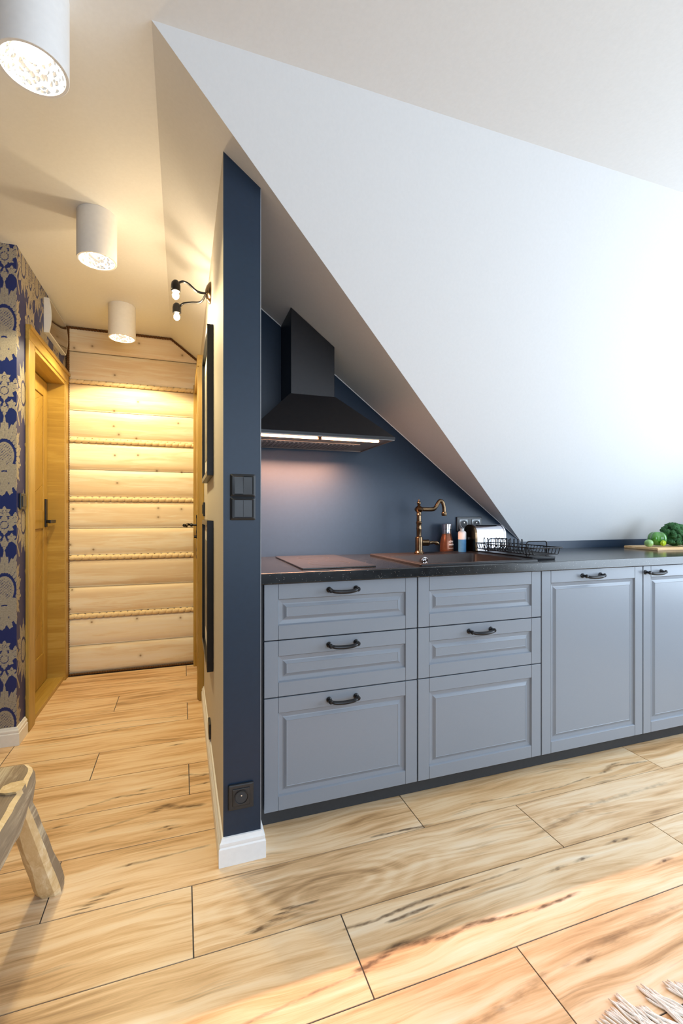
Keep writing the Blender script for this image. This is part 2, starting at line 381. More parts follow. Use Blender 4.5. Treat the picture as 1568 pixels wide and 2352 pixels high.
bm = BM()
slab(bm, [(XF, YA0, ZC), (XR+.1, YA0, ZC), (XR+.1, YB+.02, ZS-.033), (XD, YB+.02, ZS-.033), (XD, YB, ZS)], (0, .12, .06))
struct('wall_slope', bm, 'slope_white')

# ------------------------------------------------------------------ walls
bm = BM()   # kitchen back wall, navy
prism(bm, [(XP1-.02, 0), (XR+.1, 0), (XR+.1, ZS+.03), (XD+.02, ZS+.03), (XP1-.02, ZB(XP1)+.05)], 1, YB, YB+.12)
struct('wall_back', bm, 'navy')
# partition: navy on the end and kitchen side, cream on the corridor side
bm = BM()
b = bmesh.new()
zt0, zt1 = ZB(XP0)+.01, ZB(XP1)+.01
vs_ = [b.verts.new(p) for p in ((XP0, YP, 0), (XP1, YP, 0), (XP1, YP, zt1), (XP0, YP, zt0), (XP0, YE+.05, 0), (XP1, YE+.05, 0), (XP1, YE+.05, zt1), (XP0, YE+.05, zt0))]
for f, mi in (((0, 1, 2, 3), 0), ((1, 5, 6, 2), 0), ((5, 4, 7, 6), 0), ((4, 0, 3, 7), 1), ((3, 2, 6, 7), 0), ((0, 4, 5, 1), 0)):
    fc = b.faces.new([vs_[i] for i in f]); fc.material_index = mi
for fc in b.faces: fc.material_index = 1 if abs(fc.calc_center_median().x-XP0) < 1e-4 else 0
mp = {v: bm.verts.new(v.co) for v in b.verts}
for fc in b.faces: nf = bm.faces.new([mp[v] for v in fc.verts]); nf.material_index = fc.material_index
b.free()
struct('wall_partition', bm, ['navy', 'cream'])

bm = BM(); box(bm, XP1-.0010, XP1+.0010, YP-.0008, YP+.0008, .087, ZB(XP1)-.002); struct('trim_10', bm, plain('grey_corner_bead', (.28, .30, .33, 1), .5))   # corner bead
bm = BM(); tube(bm, [(XP1, YB-.001, ZB(XP1)-.003), (XD, YB-.001, ZS)], .0022, 6); struct('trim_11', bm, 'white_trim')   # caulk line

# corridor end wall: pine log boards
bnd = [(0, .2010), (.2010, .392), (.427, .614), (.614, .804), (.840, 1.0285), (1.0285, 1.218), (1.2515, 1.4425), (1.4425, 1.632), (1.665, 1.858), (1.858, 2.045), (2.075, 2.271), (2.271, 2.455)]
V, F, PID = [], [], []
for z0, z1 in bnd:
    flat = z0 > 2.0; n = 20; pid = random.random(); base = len(V)
    xs = [XL-.12, XP0+.02]
    for i in range(n+1):
        u = i/n; z = z0+.0016+(z1-z0-.0032)*u
        d = (.009 if flat else .018)*(1-abs(2*u-1)**(8 if flat else 4.5))
        for x in xs: V.append((x, YE-d, z))
    PID += [pid]*(2*(n+1))
    for i in range(n): a = base+2*i; F.append((a, a+1, a+3, a+2))
    for e in (0, n):
        a = base+2*e; k_ = len(V); V += [(V[a][0], YE+.012, V[a][2]), (V[a+1][0], YE+.012, V[a+1][2])]; PID += [pid]*2; F.append((a, a+1, k_+1, k_))
b0 = len(V)
for y, z in ((YE+.010, -.02), (YE+.010, 2.56), (YE+.14, 2.56), (YE+.14, -.02)):
    V += [(XL-.14, y, z), (XP1, y, z)]; PID += [.5, .5]
for i in range(4): j = (i+1) % 4; F.append((b0+2*i, b0+2*i+1, b0+2*j+1, b0+2*j))
me = bpy.data.meshes.new('wall_corridor_end'); me.from_pydata(V, [], F); me.update()
at = me.attributes.new('pid', 'FLOAT', 'POINT'); at.data.foreach_set('value', np.array(PID, 'f'))
me.polygons.foreach_set('use_smooth', [True]*len(me.polygons)); me.materials.append(M['pine'])
tag(bpy.data.objects.new('wall_corridor_end', me), kind='structure'); C.objects.link(bpy.data.objects['wall_corridor_end'])
# rope-turned cords between the boards
def cord(p0, p1, r, pitch, mat, name, amp=.22, starts=1, flat=None):
    p0, p1 = Vector(p0), Vector(p1); L = (p1-p0).length; d = (p1-p0).normalized()
    s = d.cross(Vector((0, 1, 0))); s.normalize(); u = s.cross(d); n = int(L/pitch*10); seg = 12
    bm = BM(); rings = []
    for i in range(n+1):
        x = L*i/n; ring = []
        for k in range(seg):
            a = 2*PI*k/seg; c = math.cos(starts*a-2*PI*x/pitch)
            rad = r*(1-amp+amp*(1-max(0, c)**4*1.6))
            ring.append(bm.verts.new(p0+d*x+rad*(math.cos(a)*s+math.sin(a)*u)))
        rings.append(ring)
    for A, B in zip(rings, rings[1:]):
        for k in range(seg): j = (k+1) % seg; bm.faces.new((A[k], A[j], B[j], B[k]))
    bm.faces.new(rings[0][::-1]); bm.faces.new(rings[-1])
    return struct(name, bm, mat, smooth=True, auto=60)
for i, (a, b_) in enumerate(((.392, .427), (.804, .840), (1.218, 1.2515), (1.632, 1.665), (2.045, 2.075))):
    cord((XL-.02, YE-.006, (a+b_)/2), (XP0, YE-.006, (a+b_)/2), (b_-a)/2+.001, .0455, 'cord_pine', 'trim_%d' % (i+1), starts=1)
cord((XL+.012, YE-.022, .01), (XL+.012, YE-.022, 2.43), .011, .016, 'rope_brown', 'trim_6', .3)
cord((XL+.01, YE-.024, .008), (.075, YE-.024, .008), .008, .016, 'rope_brown', 'trim_7', .3)
cord((XL, YE-.012, 2.432), (XF, YE-.012, 2.432), .009, .018, 'rope_brown', 'trim_8', .3)
cord((XF, YE-.012, 2.432), (XP0, YE-.012, ZB(XP0)-.008), .009, .018, 'rope_brown', 'trim_9', .3)

# damask wallpaper: pattern as an attribute on a fine grid of the wall itself
def damask(u, v):
    """1 where the beige ornament is, 0 on the blue ground; u across, v up, metres"""
    W, H = .53, .652
    un = (u+W/2) % W-W/2
    out = np.zeros_like(u)
    def plume(cu, cv, a, b_, lob, amp, lat, ph=0):
        x = (un-cu); y = ((v-cv+H/2) % H)-H/2
        th = np.arctan2(x/a, y/b_); r = np.hypot(x/a, y/b_)
        edge = 1+amp*np.cos(lob*th+ph)+.07*np.cos(3*lob*th)
        m = (r < edge)*1.
        vein = (np.abs(np.sin(lob*th+PI/4*(ph != 0)+.5*np.sin(r*7))) < .2/np.maximum(r, .2)*.8) & (r > .42) & (r < edge*.93)
        m[vein] = .0
        rg = (np.abs(r-.46) < .05); m[rg] = .0
        if lat:
            inn = r < .36; s1 = np.abs(np.sin((x+y)*PI/.013)); s2 = np.abs(np.sin((x-y)*PI/.013))
            m[inn & ((s1 < .4) | (s2 < .4))] = .15
        return m
    A = plume(0, 0, .098, .160, 14, .13, True)
    A2 = plume(0, -.11, .055, .075, 9, .18, False, 1.)
    B = plume(0, .315, .035, .04, 6, .2, False)
    B2 = plume(0, .375, .022, .025, 6, .25, True); B3 = np.maximum(plume(.045, .34, .022, .03, 5, .25, False), plume(-.045, .34, .022, .03, 5, .25, False))
    B4 = np.maximum(plume(.03, .25, .016, .02, 5, .25, False), plume(-.03, .25, .016, .02, 5, .25, False)); B5 = plume(0, .225, .013, .03, 4, .2, False)
    out = np.maximum.reduce([A, A2, B, B2, B3, B4, B5])
    for sg in (-1, 1):   # side scrolls
        Cc = plume(sg*.150, .33, .075, .13, 11, .2, False); D = plume(sg*.265, .33, .06, .15, 13, .16, True); E_ = plume(sg*.235, .05, .05, .12, 9, .2, False)
        out = np.maximum.reduce([out, Cc, D, E_])
    y = ((v-.23+H/2) % H)-H/2   # thin ogee bands
    for sg in (-1, 1):
        cx = sg*(.045+.05*np.abs(np.sin(y*PI/.2)))
        out = np.where((np.abs(un-cx) < .007) & (np.abs(y) < .075), 1., out)
    return out
def wallpaper(name, panels):
    V, F, P = [], [], []
    for (p0, du, dv, nu, nv, u0) in panels:     # origin, vectors, counts, pattern u offset
        p0 = np.array(p0); du = np.array(du); dv = np.array(dv); base = len(V)
        U, Vv = np.meshgrid(np.linspace(0, 1, nu+1), np.linspace(0, 1, nv+1))
        pts = p0+U[..., None]*du+Vv[..., None]*dv
        lu = np.linalg.norm(du); pat = sum(damask(u0+U*lu+a_*.0013, pts[..., 2]-1.4105+b_*.0013) for a_ in (-1, 0, 1) for b_ in (-1, 0, 1))/9
        V += [tuple(q) for q in pts.reshape(-1, 3)]; P += list(pat.ravel())
        for j in range(nv):
            for i in range(nu): a = base+j*(nu+1)+i; F.append((a, a+1, a+nu+2, a+nu+1))
    me = bpy.data.meshes.new(name); me.from_pydata(V, [], F); me.update()
    at = me.attributes.new('damask', 'FLOAT', 'POINT'); at.data.foreach_set('value', np.array(P, 'f'))
    me.materials.append(M['damask']); o = bpy.data.objects.new(name, me); C.objects.link(o); return tag(o, kind='structure')
t = NT('damask_wallpaper'); at = t.n('ShaderNodeAttribute', attribute_name='damask')
fib = t.noise(t.coords(), 180, 3); g_ = t.ramp(fib, 0, [(.3, srgb(140, 132, 118)), (.7, srgb(164, 156, 142))])
cr = t.ramp(at, 'Fac', [(.38, g1(0)), (.54, g1(1))]); mx = t.mix(srgb(16, 34, 98), None, g_, 0, cr)
t.l(mx, MIXO, t.p, 'Base Color'); rr = t.ramp(at, 'Fac', [(.3, g1(.45)), (.7, g1(.6))]); t.l(rr, 0, t.p, 'Roughness'); t.bump(at, 'Fac', .25, .001); M['damask'] = t.m
DY0, DY1, DZ = 2.905, 3.595, 2.045     # door opening in the left wall
UC = -.8156                             # pattern column centre on the front face
wallpaper('wall_left', [
    ((-1.35, YL, 0), (-1.35*-1+XL, 0, 0), (0, 0, 2.45), 146, 510, -1.35-UC),
    ((XO, YL, 0), (-1.35-XO, 0, 0), (0, 0, 2.45), 60, 170, XO-UC),
    ((XL, YL, 0), (0, DY0-YL, 0), (0, 0, 2.45), 65, 510, XL-UC),
    ((XL, DY0, DZ), (0, YE-DY0, 0), (0, 0, 2.45-DZ), 190, 84, XL-UC+DY0-YL),
    ((XL, DY1, 0), (0, YE-DY1+.02, 0), (0, 0, DZ), 10, 200, XL-UC+DY1-YL)])

# outer walls with window openings (behind and to the right of the camera)
def holed(name, axis, at_, a0, a1, z0, z1, h, thick, mat='plaster'):
    bm = BM(); ha0, ha1, hz0, hz1 = h
    for s0, s1, t0, t1 in ((a0, ha0, z0, z1), (ha1, a1, z0, z1), (ha0, ha1, z0, hz0), (ha0, ha1, hz1, z1)):
        if axis == 0: box(bm, at_, at_+thick, s0, s1, t0, t1)
        else: box(bm, s0, s1, at_, at_+thick, t0, t1)
    struct(name, bm, mat)
holed('wall_right', 0, XR, YN, YB+.1, 0, 2.5, (-1.02, 1.36, .53, 2.22), .2)
holed('wall_front', 1, YN-.2, XO, XR, 0, 2.5, (-.4, 2.2, .7, 2.3), .2, 'dim_wall')
bm = BM(); box(bm, XO-.12, XO, YN, YL+.1, 0, 2.5); struct('wall_outer_left', bm, 'dim_wall')
bm = BM(); box(bm, XO, XL-.135, YL+.01, YL+.1, 0, 2.45); box(bm, XL-.135, XL-.125, YL+.01, YE+.1, 0, 2.45); struct('wall_corridor_core', bm, 'plaster')
for n_, (ax, at_, h) in enumerate(((0, XR+.06, (-1.02, 1.36, .53, 2.22)), (1, YN-.12, (-.4, 2.2, .7, 2.3)))):
    bm = BM(); a0, a1, z0, z1 = h
    for s0, s1, t0, t1 in ((a0, a0+.06, z0, z1), (a1-.06, a1, z0, z1), (a0, a1, z0, z0+.06), (a0, a1, z1-.06, z1), ((a0+a1)/2-.03, (a0+a1)/2+.03, z0, z1)):
        if ax == 0: box(bm, at_, at_+.05, s0, s1, t0, t1, .004)
        else: box(bm, s0, s1, at_, at_+.05, t0, t1, .004)
    struct('window_%d' % (n_+1), bm, 'white_trim')

# ------------------------------------------------------------------ baseboards (moulded profile)
BP = [(0, 0), (.0150, 0), (.0150, .056), (.0115, .060), (.0125, .066), (.0125, .072), (.008, .077), (.005, .086), (0, .087)]   # (out, up)
def baseboard(name, path, closed_ends=True):
    """path: list of (x, y) on the wall face, board on the left side of the walking direction"""
    bm = BM(); P = [Vector((x, y)) for x, y in path]; rings = []
    for i, p in enumerate(P):
        d0 = (P[i]-P[i-1]).normalized() if i else (P[1]-P[0]).normalized()
        d1 = (P[i+1]-P[i]).normalized() if i < len(P)-1 else d0
        n0 = Vector((-d0.y, d0.x)); n1 = Vector((-d1.y, d1.x)); nb = (n0+n1); nb = nb/nb.length_squared*2 if nb.length > 1e-6 else n0
        rings.append([bm.verts.new((p.x+nb.x*o, p.y+nb.y*o, z+.0004)) for o, z in BP])
    m = len(BP)
    for A, B in zip(rings, rings[1:]):
        for k in range(m): j = (k+1) % m; bm.faces.new((A[k], A[j], B[j], B[k]))
    bm.faces.new(rings[0]); bm.faces.new(rings[-1][::-1])
    return struct(name, bm, 'white_trim')
baseboard('baseboard_partition', [(XP1, 1.655), (XP1, YP), (XP0, YP), (XP0, 2.905)])
baseboard('baseboard_left', [(XL, 2.765), (XL, YL), (XO, YL)])

# ------------------------------------------------------------------ left door (golden oak) with architrave
def door_left():
    fr = thing('door_frame', (XL, (DY0+DY1)/2, 0), 'golden oak door frame with deep reveal around the left corridor door', 'door frame')
    def part(name, f, mat, par=fr, **k):
        bm = BM(); f(bm); o = finish(name, bm, mat, par, **k); o.location = (-par.location.x, -par.location.y, 0) if par is fr else (0, 0, 0); return o
    a = .018
    part('architrave', lambda b: [box(b, XL, XL+a, 2.775, 2.872, 0, 2.103, .004)], 'oak')
    part('architrave', lambda b: [box(b, XL, XL+a, 3.572, 3.655, 0, 2.103, .004)], 'oak')
    part('architrave', lambda b: [box(b, XL, XL+a+.002, 2.7735, 3.6565, 2.03, 2.105, .004), box(b, XL, XL+a+.010, 2.7725, 3.657, 2.084, 2.107, .004)], 'oak_y')
    part('jamb', lambda b: [box(b, XL-.13, XL+.012, 2.872, 2.902, .0, 2.022, .003), box(b, XL-.13, XL+.012, 3.566, 3.60, .0, 2.022, .003)], 'oak_x')
    part('jamb_head', lambda b: [box(b, XL-.13, XL+.012, 2.872, 3.60, 2.008, 2.045, .003)], 'oak_y')
    part('threshold', lambda b: [box(b, XL-.128, XL+.004, 2.902, 3.566, .0, .026, .003)], 'oak_y')
    fr['kind'] = 'structure'
    leaf = thing('door_1', (XL-.09, 3.23, 0), 'golden oak panelled door with slanted grooves and black handle, left of the corridor', 'door')
    leaf['kind'] = 'structure'
    bm = BM(); x = XL-.09
    # leaf: stiles, rails and recessed diagonal boards
    L0, L1 = 2.904, 3.564
    box(bm, -.034, 0, L0-3.23, L0+.10-3.23, .03, 2.0, .002); box(bm, -.034, 0, L1-.09-3.23, L1-3.23, .03, 2.0, .002)
    for z0, z1 in ((.03, .22), (1.035, 1.15), (1.9, 2.0)): box(bm, -.034, 0, L0+.10-3.23, L1-.09-3.23, z0, z1, .002)
    finish('stile_frame', bm, 'oak', leaf)
    bm = BM(); y0, y1 = L0+.10-3.23, L1-.09-3.23
    for (z0, z1, sg) in ((.22, 1.035, 1), (1.15, 1.9, 1)):
        n = 7; h = (z1-z0+.45)/n
        for i in range(-1, n+1):
            zl = z0-.45+i*h; sl = .45
            poly = [(y0, zl), (y1, zl+sl), (y1, zl+sl+h-.006), (y0, zl+h-.006)]
            q = []
            for yy, zz in poly: q.append((yy, min(max(zz, z0), z1)))
            if max(p[1] for p in q)-min(p[1] for p in q) < .01: continue
            prism(bm, q, 0, -.024, -.008)
        box(bm, -.028, -.014, y0, y1, z0, z1)
    finish('diagonal_panel', bm, 'oak', leaf)
    h = BM(); box(h, 0, .008, -.022, .022, -.092, .092, .002); tube(h, [(.006, 0, -.055), (.055, 0, -.055)], .010, 12); box(h, .043, .058, -.115, .012, -.066, -.044, .003)
    finish('door_handle', h, 'black', leaf, loc=(0, 3.515-3.23, 1.135))
door_left()

# right-hand door in the partition
def door_right():
    fr = thing('door_frame', (XP0, 3.3, 0), 'slim golden oak door frame on the right side of the corridor', 'door frame'); fr['kind'] = 'structure'
    L = lambda x0, x1, y0, y1: (x0-XP0, x1-XP0, y0-3.3, y1-3.3)
    bm = BM(); box(bm, *L(.092, XP0, 2.905, 2.99), 0, 2.085, .004); box(bm, *L(.086, XP0, 2.925, 2.975), 0, 2.07, .006); finish('architrave', bm, 'oak', fr)
    bm = BM(); box(bm, *L(.078, XP0, 3.58, 3.655), 0, 2.085, .004); finish('architrave', bm, 'oak', fr)
    bm = BM(); box(bm, *L(.084, XP0, 2.9025, 3.657), 2.02, 2.088, .004); finish('architrave', bm, 'oak_y', fr)
    lf = thing('door_2', (.100, 3.285, 0), 'golden oak door with black wrought-iron handle, seen edge-on right of the corridor', 'door'); lf['kind'] = 'structure'
    bm = BM(); box(bm, 0, .02, -.295, .295, .006, 2.018, .002)
    for z0, z1 in ((.2, .95), (1.15, 1.85)): box(bm, -.004, .0, -.2, .2, z0, z1, .002)
    finish('door_panel', bm, 'oak', lf)
    h = BM(); zh = 1.05
    box(h, -.004, 0, -.018, .018, -.23, .06, .001)
    for z in (-.23, -.18, -.05, .06): box(h, -.006, 0, -.026, .026, z-.012, z+.012, .002)
    tube(h, bez([(0, 0, 0), (-.045, 0, .002), (-.066, -.015, .006), (-.070, -.07, .0), (-.073, -.12, -.006), (-.088, -.135, .002)], 6), [.008]*30+[.006], 8)
    lathe(h, [(0, -.012), (.010, -.008), (.013, 0), (.010, .008), (0, .012)], 10, (-.087, -.135, .0)); lathe(h, [(0, -.02), (.012, -.016), (.014, -.004), (.009, 0)], 12, (-.03, 0, 0), rot=Matrix.Rotation(R(90), 3, 'Y'))
    tube(h, [(0, 0, -.085), (-.02, 0, -.085)], .011, 10)
    finish('door_handle', h, 'black', lf, loc=(0, .225, zh), smooth=True)
door_right()

# ------------------------------------------------------------------ kitchen base cabinets
YF = 1.600
def front_mesh(w_, h_, sw=.050, rh=.054, rb=.050):
    """raised-panel front; local x 0..w, z 0..h, face towards -y at y=0"""
    bm = BM(); e = .0012
    box(bm, 0, sw-.0006, 0, .019, 0, h_, e, seg=1); box(bm, w_-sw+.0006, w_, 0, .019, 0, h_, e, seg=1)
    box(bm, sw, w_-sw, 0, .019, 0, rb, e, seg=1); box(bm, sw, w_-sw, 0, .019, h_-rh, h_, e, seg=1)
    rings = []
    for ins, d in ((-.001, .0), (.003, .0075), (.0165, .0095), (.020, .0085), (.0300, .0022), (.0315, .0030)):
        x0, x1, z0, z1 = sw+ins, w_-sw-ins, rb+ins, h_-rh-ins
        rings.append([bm.verts.new(p) for p in ((x0, d, z0), (x1, d, z0), (x1, d, z1), (x0, d, z1))])
    for A, B in zip(rings, rings[1:]):
        for k in range(4): j = (k+1) % 4; bm.faces.new((A[k], A[j], B[j], B[k]))
    bm.faces.new(rings[-1])
    bmesh.ops.remove_doubles(bm, verts=bm.verts, dist=1e-6)
    return bm
def handle_bm():
    bm = BM(); W = .105; rot = Matrix.Rotation(R(90), 3, 'X')
    for s in (-1, 1):
        lathe(bm, [(0, .0), (.0105, 0), (.0105, .003), (.006, .006), (.0055, .018), (.0085, .022), (.0085, .026), (.005, .030), (0, .031)], 14, (s*W/2, 0, 0), rot=rot)
    tube(bm, bez([(-W/2, -.022, 0), (-W/3, -.028, -.0045), (0, -.030, -.0065), (W/3, -.028, -.0045), (W/2, -.022, 0)], 5), [.0045]+[.0058+.0016*math.sin(PI*i/19) for i in range(19)]+[.0045], 10)
    return bm
HM = None
def add_handle(par, x, z):
    global HM
    if HM is None:
        o = finish('handle', handle_bm(), 'black', par, smooth=True); HM = o.data
    else:
        o = bpy.data.objects.new('handle', HM); C.objects.link(o); o.parent = par
    o.location = (x, 0, z); return o
G = .0025
def cabinet(x0, w_, label, fronts, cat='cabinet'):
    c = thing('base_cabinet', (x0, YF, .08), label, cat, 'grey base cabinets under the worktop')
    bm = BM(); box(bm, 0, .018, .021, .58, 0, .798); box(bm, w_-.018, w_, .021, .58, 0, .798); box(bm, .018, w_-.018, .021, .58, 0, .018); box(bm, .018, w_-.018, .56, .58, .018, .798); box(bm, .018, w_-.018, .021, .10, .76, .798)
    if len(fronts) > 1:
        for f in fronts[:-1]: pass
    finish('carcass', bm, 'carcass', c)
    for kind, z0, h_, hx in fronts:
        o = finish(kind, front_mesh(w_-2*G, h_-2*G+.001), 'cab', c, loc=(G, 0, z0+G))
        if hx is not None: add_handle(o, hx-G, h_-2*G-.028)
    return c
cabinet(.266, .6, 'grey panelled cabinet under the hob, three drawers with three black handles', [('drawer', .6, .2, .291), ('drawer', .4, .2, .291), ('drawer', 0, .4, .291)])
cabinet(.866, .6, 'grey panelled cabinet under the sink, only its middle drawer has a black handle', [('drawer', .6, .2, None), ('drawer', .4, .2, .287), ('drawer', 0, .4, None)])
cabinet(1.466, .6, 'grey cabinet with one tall raised-panel door, handle centred at its top', [('door', 0, .8, .281)])
cabinet(2.066, .6, 'grey cabinet cut by the right picture edge, handle at its top left corner', [('door', 0, .8, .067)])
cabinet(2.666, .6, 'grey cabinet beyond the right picture edge, furthest from the pillar', [('door', 0, .8, .067)])
bm = BM(); box(bm, .250, 3.27, 1.662, 1.676, .002, .079); tag(finish('plinth', bm, 'carcass'), 'dark recessed plinth board along the floor under all the grey cabinets', 'plinth')
bm = BM(); box(bm, .2445, .2645, 1.612, 1.630, .08, .879); tag(finish('filler_strip', bm, 'carcass'), 'narrow dark filler strip between the navy pillar and the first cabinet', 'filler')

# ------------------------------------------------------------------ worktop with sink cut-out
t = NT('speckled_dark_laminate')
c = t.coords(); vo = t.n('ShaderNodeTexVoronoi'); vo.inputs['Scale'].default_value = 210; t.l(c, 0, vo, 'Vector')
vn = t.noise(c, 40, 3)
sp = t.ramp(vo, 'Distance', [(0, g1(1)), (.10, g1(.9)), (.17, g1(0))])
vc = t.n('ShaderNodeSeparateColor'); t.l(vo, 'Color', vc, 0); gt = t.math('GREATER_THAN', vc, 0, v=.66)
f_ = t.math('MULTIPLY', sp, 0, gt, 0); br = t.ramp(vc, 1, [(0, srgb(110, 112, 112)), (1, srgb(210, 205, 195))])
base = t.ramp(vn, 0, [(.3, srgb(12, 14, 17)), (.7, srgb(28, 32, 36))]); mx = t.mix(base, 0, br, 0, f_)
t.l(mx, MIXO, t.p, 'Base Color'); t.set(Roughness=.18, IOR=1.55); M['worktop'] = t.m
SX0, SX1, SY0, SY1 = .925, 1.415, 1.645, 2.005     # bowl opening
WX0, WX1, WY0, WZ0, WZ1 = .2445, 3.29, 1.580, .882, .920
bm = BM(); xs = [WX0, SX0-.012, SX1+.012, WX1]; ys = [WY0+.004, SY0-.012, SY1+.012, YB-.001]
for i in range(3):
    for j in range(3):
        if (i, j) == (1, 1): continue
        for z in (WZ0, WZ1): quad(bm, [(xs[i], ys[j], z), (xs[i+1], ys[j], z), (xs[i+1], ys[j+1], z), (xs[i], ys[j+1], z)])
for (x0, y0, x1, y1) in ((xs[1], ys[1], xs[2], ys[1]), (xs[2], ys[1], xs[2], ys[2]), (xs[2], ys[2], xs[1], ys[2]), (xs[1], ys[2], xs[1], ys[1]), (xs[0], ys[3], xs[3], ys[3]), (xs[3], ys[3], xs[3], ys[0]), (xs[0], ys[0], xs[0], ys[3])):
    quad(bm, [(x0, y0, WZ0), (x1, y1, WZ0), (x1, y1, WZ1), (x0, y0, WZ1)])
pr = [(ys[0], WZ0), (WY0+.001, WZ0), (WY0, WZ0+.002), (WY0, WZ1-.004), (WY0+.0012, WZ1-.0012), (ys[0], WZ1)]
for (a, b_) in zip(pr, pr[1:]): quad(bm, [(WX0, a[0], a[1]), (WX1, a[0], a[1]), (WX1, b_[0], b_[1]), (WX0, b_[0], b_[1])])
bmesh.ops.remove_doubles(bm, verts=bm.verts, dist=1e-6)
tag(finish('worktop', bm, 'worktop'), 'long dark speckled worktop over the grey cabinets', 'worktop')

# sink
sk = thing('sink', (1.17, 1.86, .9205), 'dark stone-effect inset sink with one bowl, right of the hob', 'sink')
OX0, OX1, OY0, OY1 = .880, 1.455, 1.602, 2.125
def rrect(x0, x1, y0, y1, r, z, n=5):
    out = []
    for cx, cy, a0 in ((x1-r, y0+r, -90), (x1-r, y1-r, 0), (x0+r, y1-r, 90), (x0+r, y0+r, 180)):
        for i in range(n+1): a = R(a0+90*i/n); out.append((cx+r*math.cos(a), cy+r*math.sin(a), z))
    return out
def rings_mesh(bm, loops, cap_end=True, cap_start=False, mi=0):
    VS = [[bm.verts.new(p) for p in l] for l in loops]; n = len(VS[0])
    for A, B in zip(VS, VS[1:]):
        for k in range(n): j = (k+1) % n; f = bm.faces.new((A[k], A[j], B[j], B[k])); f.material_index = mi
    if cap_end: bm.faces.new(VS[-1]).material_index = mi
    if cap_start: bm.faces.new(VS[0][::-1]).material_index = mi
bm = BM(); o_ = (1.17, 1.86)
def sh(l): return [(x-1.17, y-1.86, z-.9205) for x, y, z in l]
rings_mesh(bm, [sh(l) for l in (rrect(OX0, OX1, OY0, OY1, .012, .9207), rrect(OX0, OX1, OY0, OY1, .012, .9270), rrect(OX0+.003, OX1-.003, OY0+.003, OY1-.003, .010, .9290),
    rrect(OX0+.012, OX1-.012, OY0+.012, OY1-.012, .010, .9292), rrect(OX0+.016, OX1-.016, OY0+.016, OY1-.016, .010, .9265), rrect(SX0, SX1, SY0, SY1, .02, .9262), rrect(SX0+.004, SX1-.004, SY0+.004, SY1-.004, .02, .921),
    rrect(SX0+.012, SX1-.012, SY0+.010, SY1-.008, .03, .76), rrect(SX0+.03, SX1-.03, SY0+.03, SY1-.03, .03, .735), rrect(1.14, 1.20, 1.80, 1.86, .028, .732))])
finish('basin', bm, 'sink', sk, smooth=True, auto=40)
bm = BM(); rot = Matrix.Rotation(R(90), 3, 'X')
lathe(bm, [(0, .002), (.007, .002), (.009, .001), (.010, .003), (.012, .004), (.013, .002), (.016, .002), (.018, .004), (.0195, .003), (.0195, 0)], 24, rot=rot); finish('overflow_ring', bm, 'chrome', sk, loc=(1.118-1.17, SY1-.0105-1.86, .897-.9205), smooth=True)
bm = BM(); lathe(bm, [(.045, 0), (.045, .003), (.03, .004), (0, .002)], 24); finish('drain', bm, 'chrome', sk, loc=(0, -.03, .733-.9205), smooth=True)

# hob
hb = thing('hob', (.563, 1.905, .9205), 'flat black glass domino hob on the worktop beside the pillar', 'hob')
bm = BM(); box(bm, -.147, .147, -.262, .262, .0, .0055, .0015); finish('glass_plate', bm, 'glass_black', hb)
m_ = plain('hob_marking', (.03, .03, .03, 1), .3)
for yy, r_ in ((-.12, .085), (.13, .072)):
    bm = BM(); lathe(bm, [(r_, 0), (r_, .0003), (r_-.0015, .0003), (r_-.0015, 0)], 40, (0, yy, .0055)); finish('cooking_zone', bm, m_, hb)

# faucet
fc = thing('faucet', (1.127, 2.068, .9268), 'antique bronze column faucet with swan spout at the back of the sink', 'faucet')
bm = BM()
lathe(bm, [(.0, 0), (.029, 0), (.029, .006), (.0245, .012), (.0225, .020), (.0225, .082), (.0205, .087), (.0145, .090), (.0150, .125), (.0165, .130), (.0150, .136), (.0145, .152), (.0175, .158), (.0178, .163), (.0140, .168), (.0135, .198), (.0165, .202), (.0140, .207), (.0135, .218)], 24)
finish('column', bm, 'bronze', fc, smooth=True)
bm = BM()
lathe(bm, [(0, .214), (.016, .215), (.026, .226), (.027, .232), (.020, .242), (.011, .247), (.008, .251), (.010, .256), (.0125, .262), (.011, .269), (.005, .275), (.004, .281), (0, .284)], 20)
finish('cap', bm, 'bronze', fc, smooth=True)
bm = BM(); ang = R(-8)
def sp_(x, z): return (x*math.cos(ang), x*math.sin(ang), z)
tube(bm, bez([sp_(.01, .231), sp_(.05, .230), sp_(.088, .231), (sp_(.105, .240)), sp_(.121, .262), sp_(.134, .274), sp_(.150, .268), sp_(.159, .245), sp_(.161, .225), sp_(.161, .215)], 6), .0110, 14)
tube(bm, [sp_(.161, .218), sp_(.161, .212), sp_(.161, .204), sp_(.161, .196)], [.013, .0165, .0165, .014], 14)
finish('spout', bm, 'bronze', fc, smooth=True)
bm = BM(); tube(bm, [(.018, 0, .056), (.062, 0, .056)], .0165, 16); tube(bm, [(.062, 0, .056), (.070, 0, .056), (.080, 0, .056), (.092, -.002, .057), (.100, -.003, .056), (.112, -.004, .055), (.124, -.005, .052), (.134, -.006, .046)], [.0175, .012, .009, .010, .007, .009, .0105, .005], 12)
lathe(bm, [(0, -.011), (.008, -.008), (.011, 0), (.008, .008), (0, .011)], 12, (.116, -.004, .054))
finish('lever', bm, 'bronze', fc, smooth=True)

fc.scale = (.84, .84, .97)

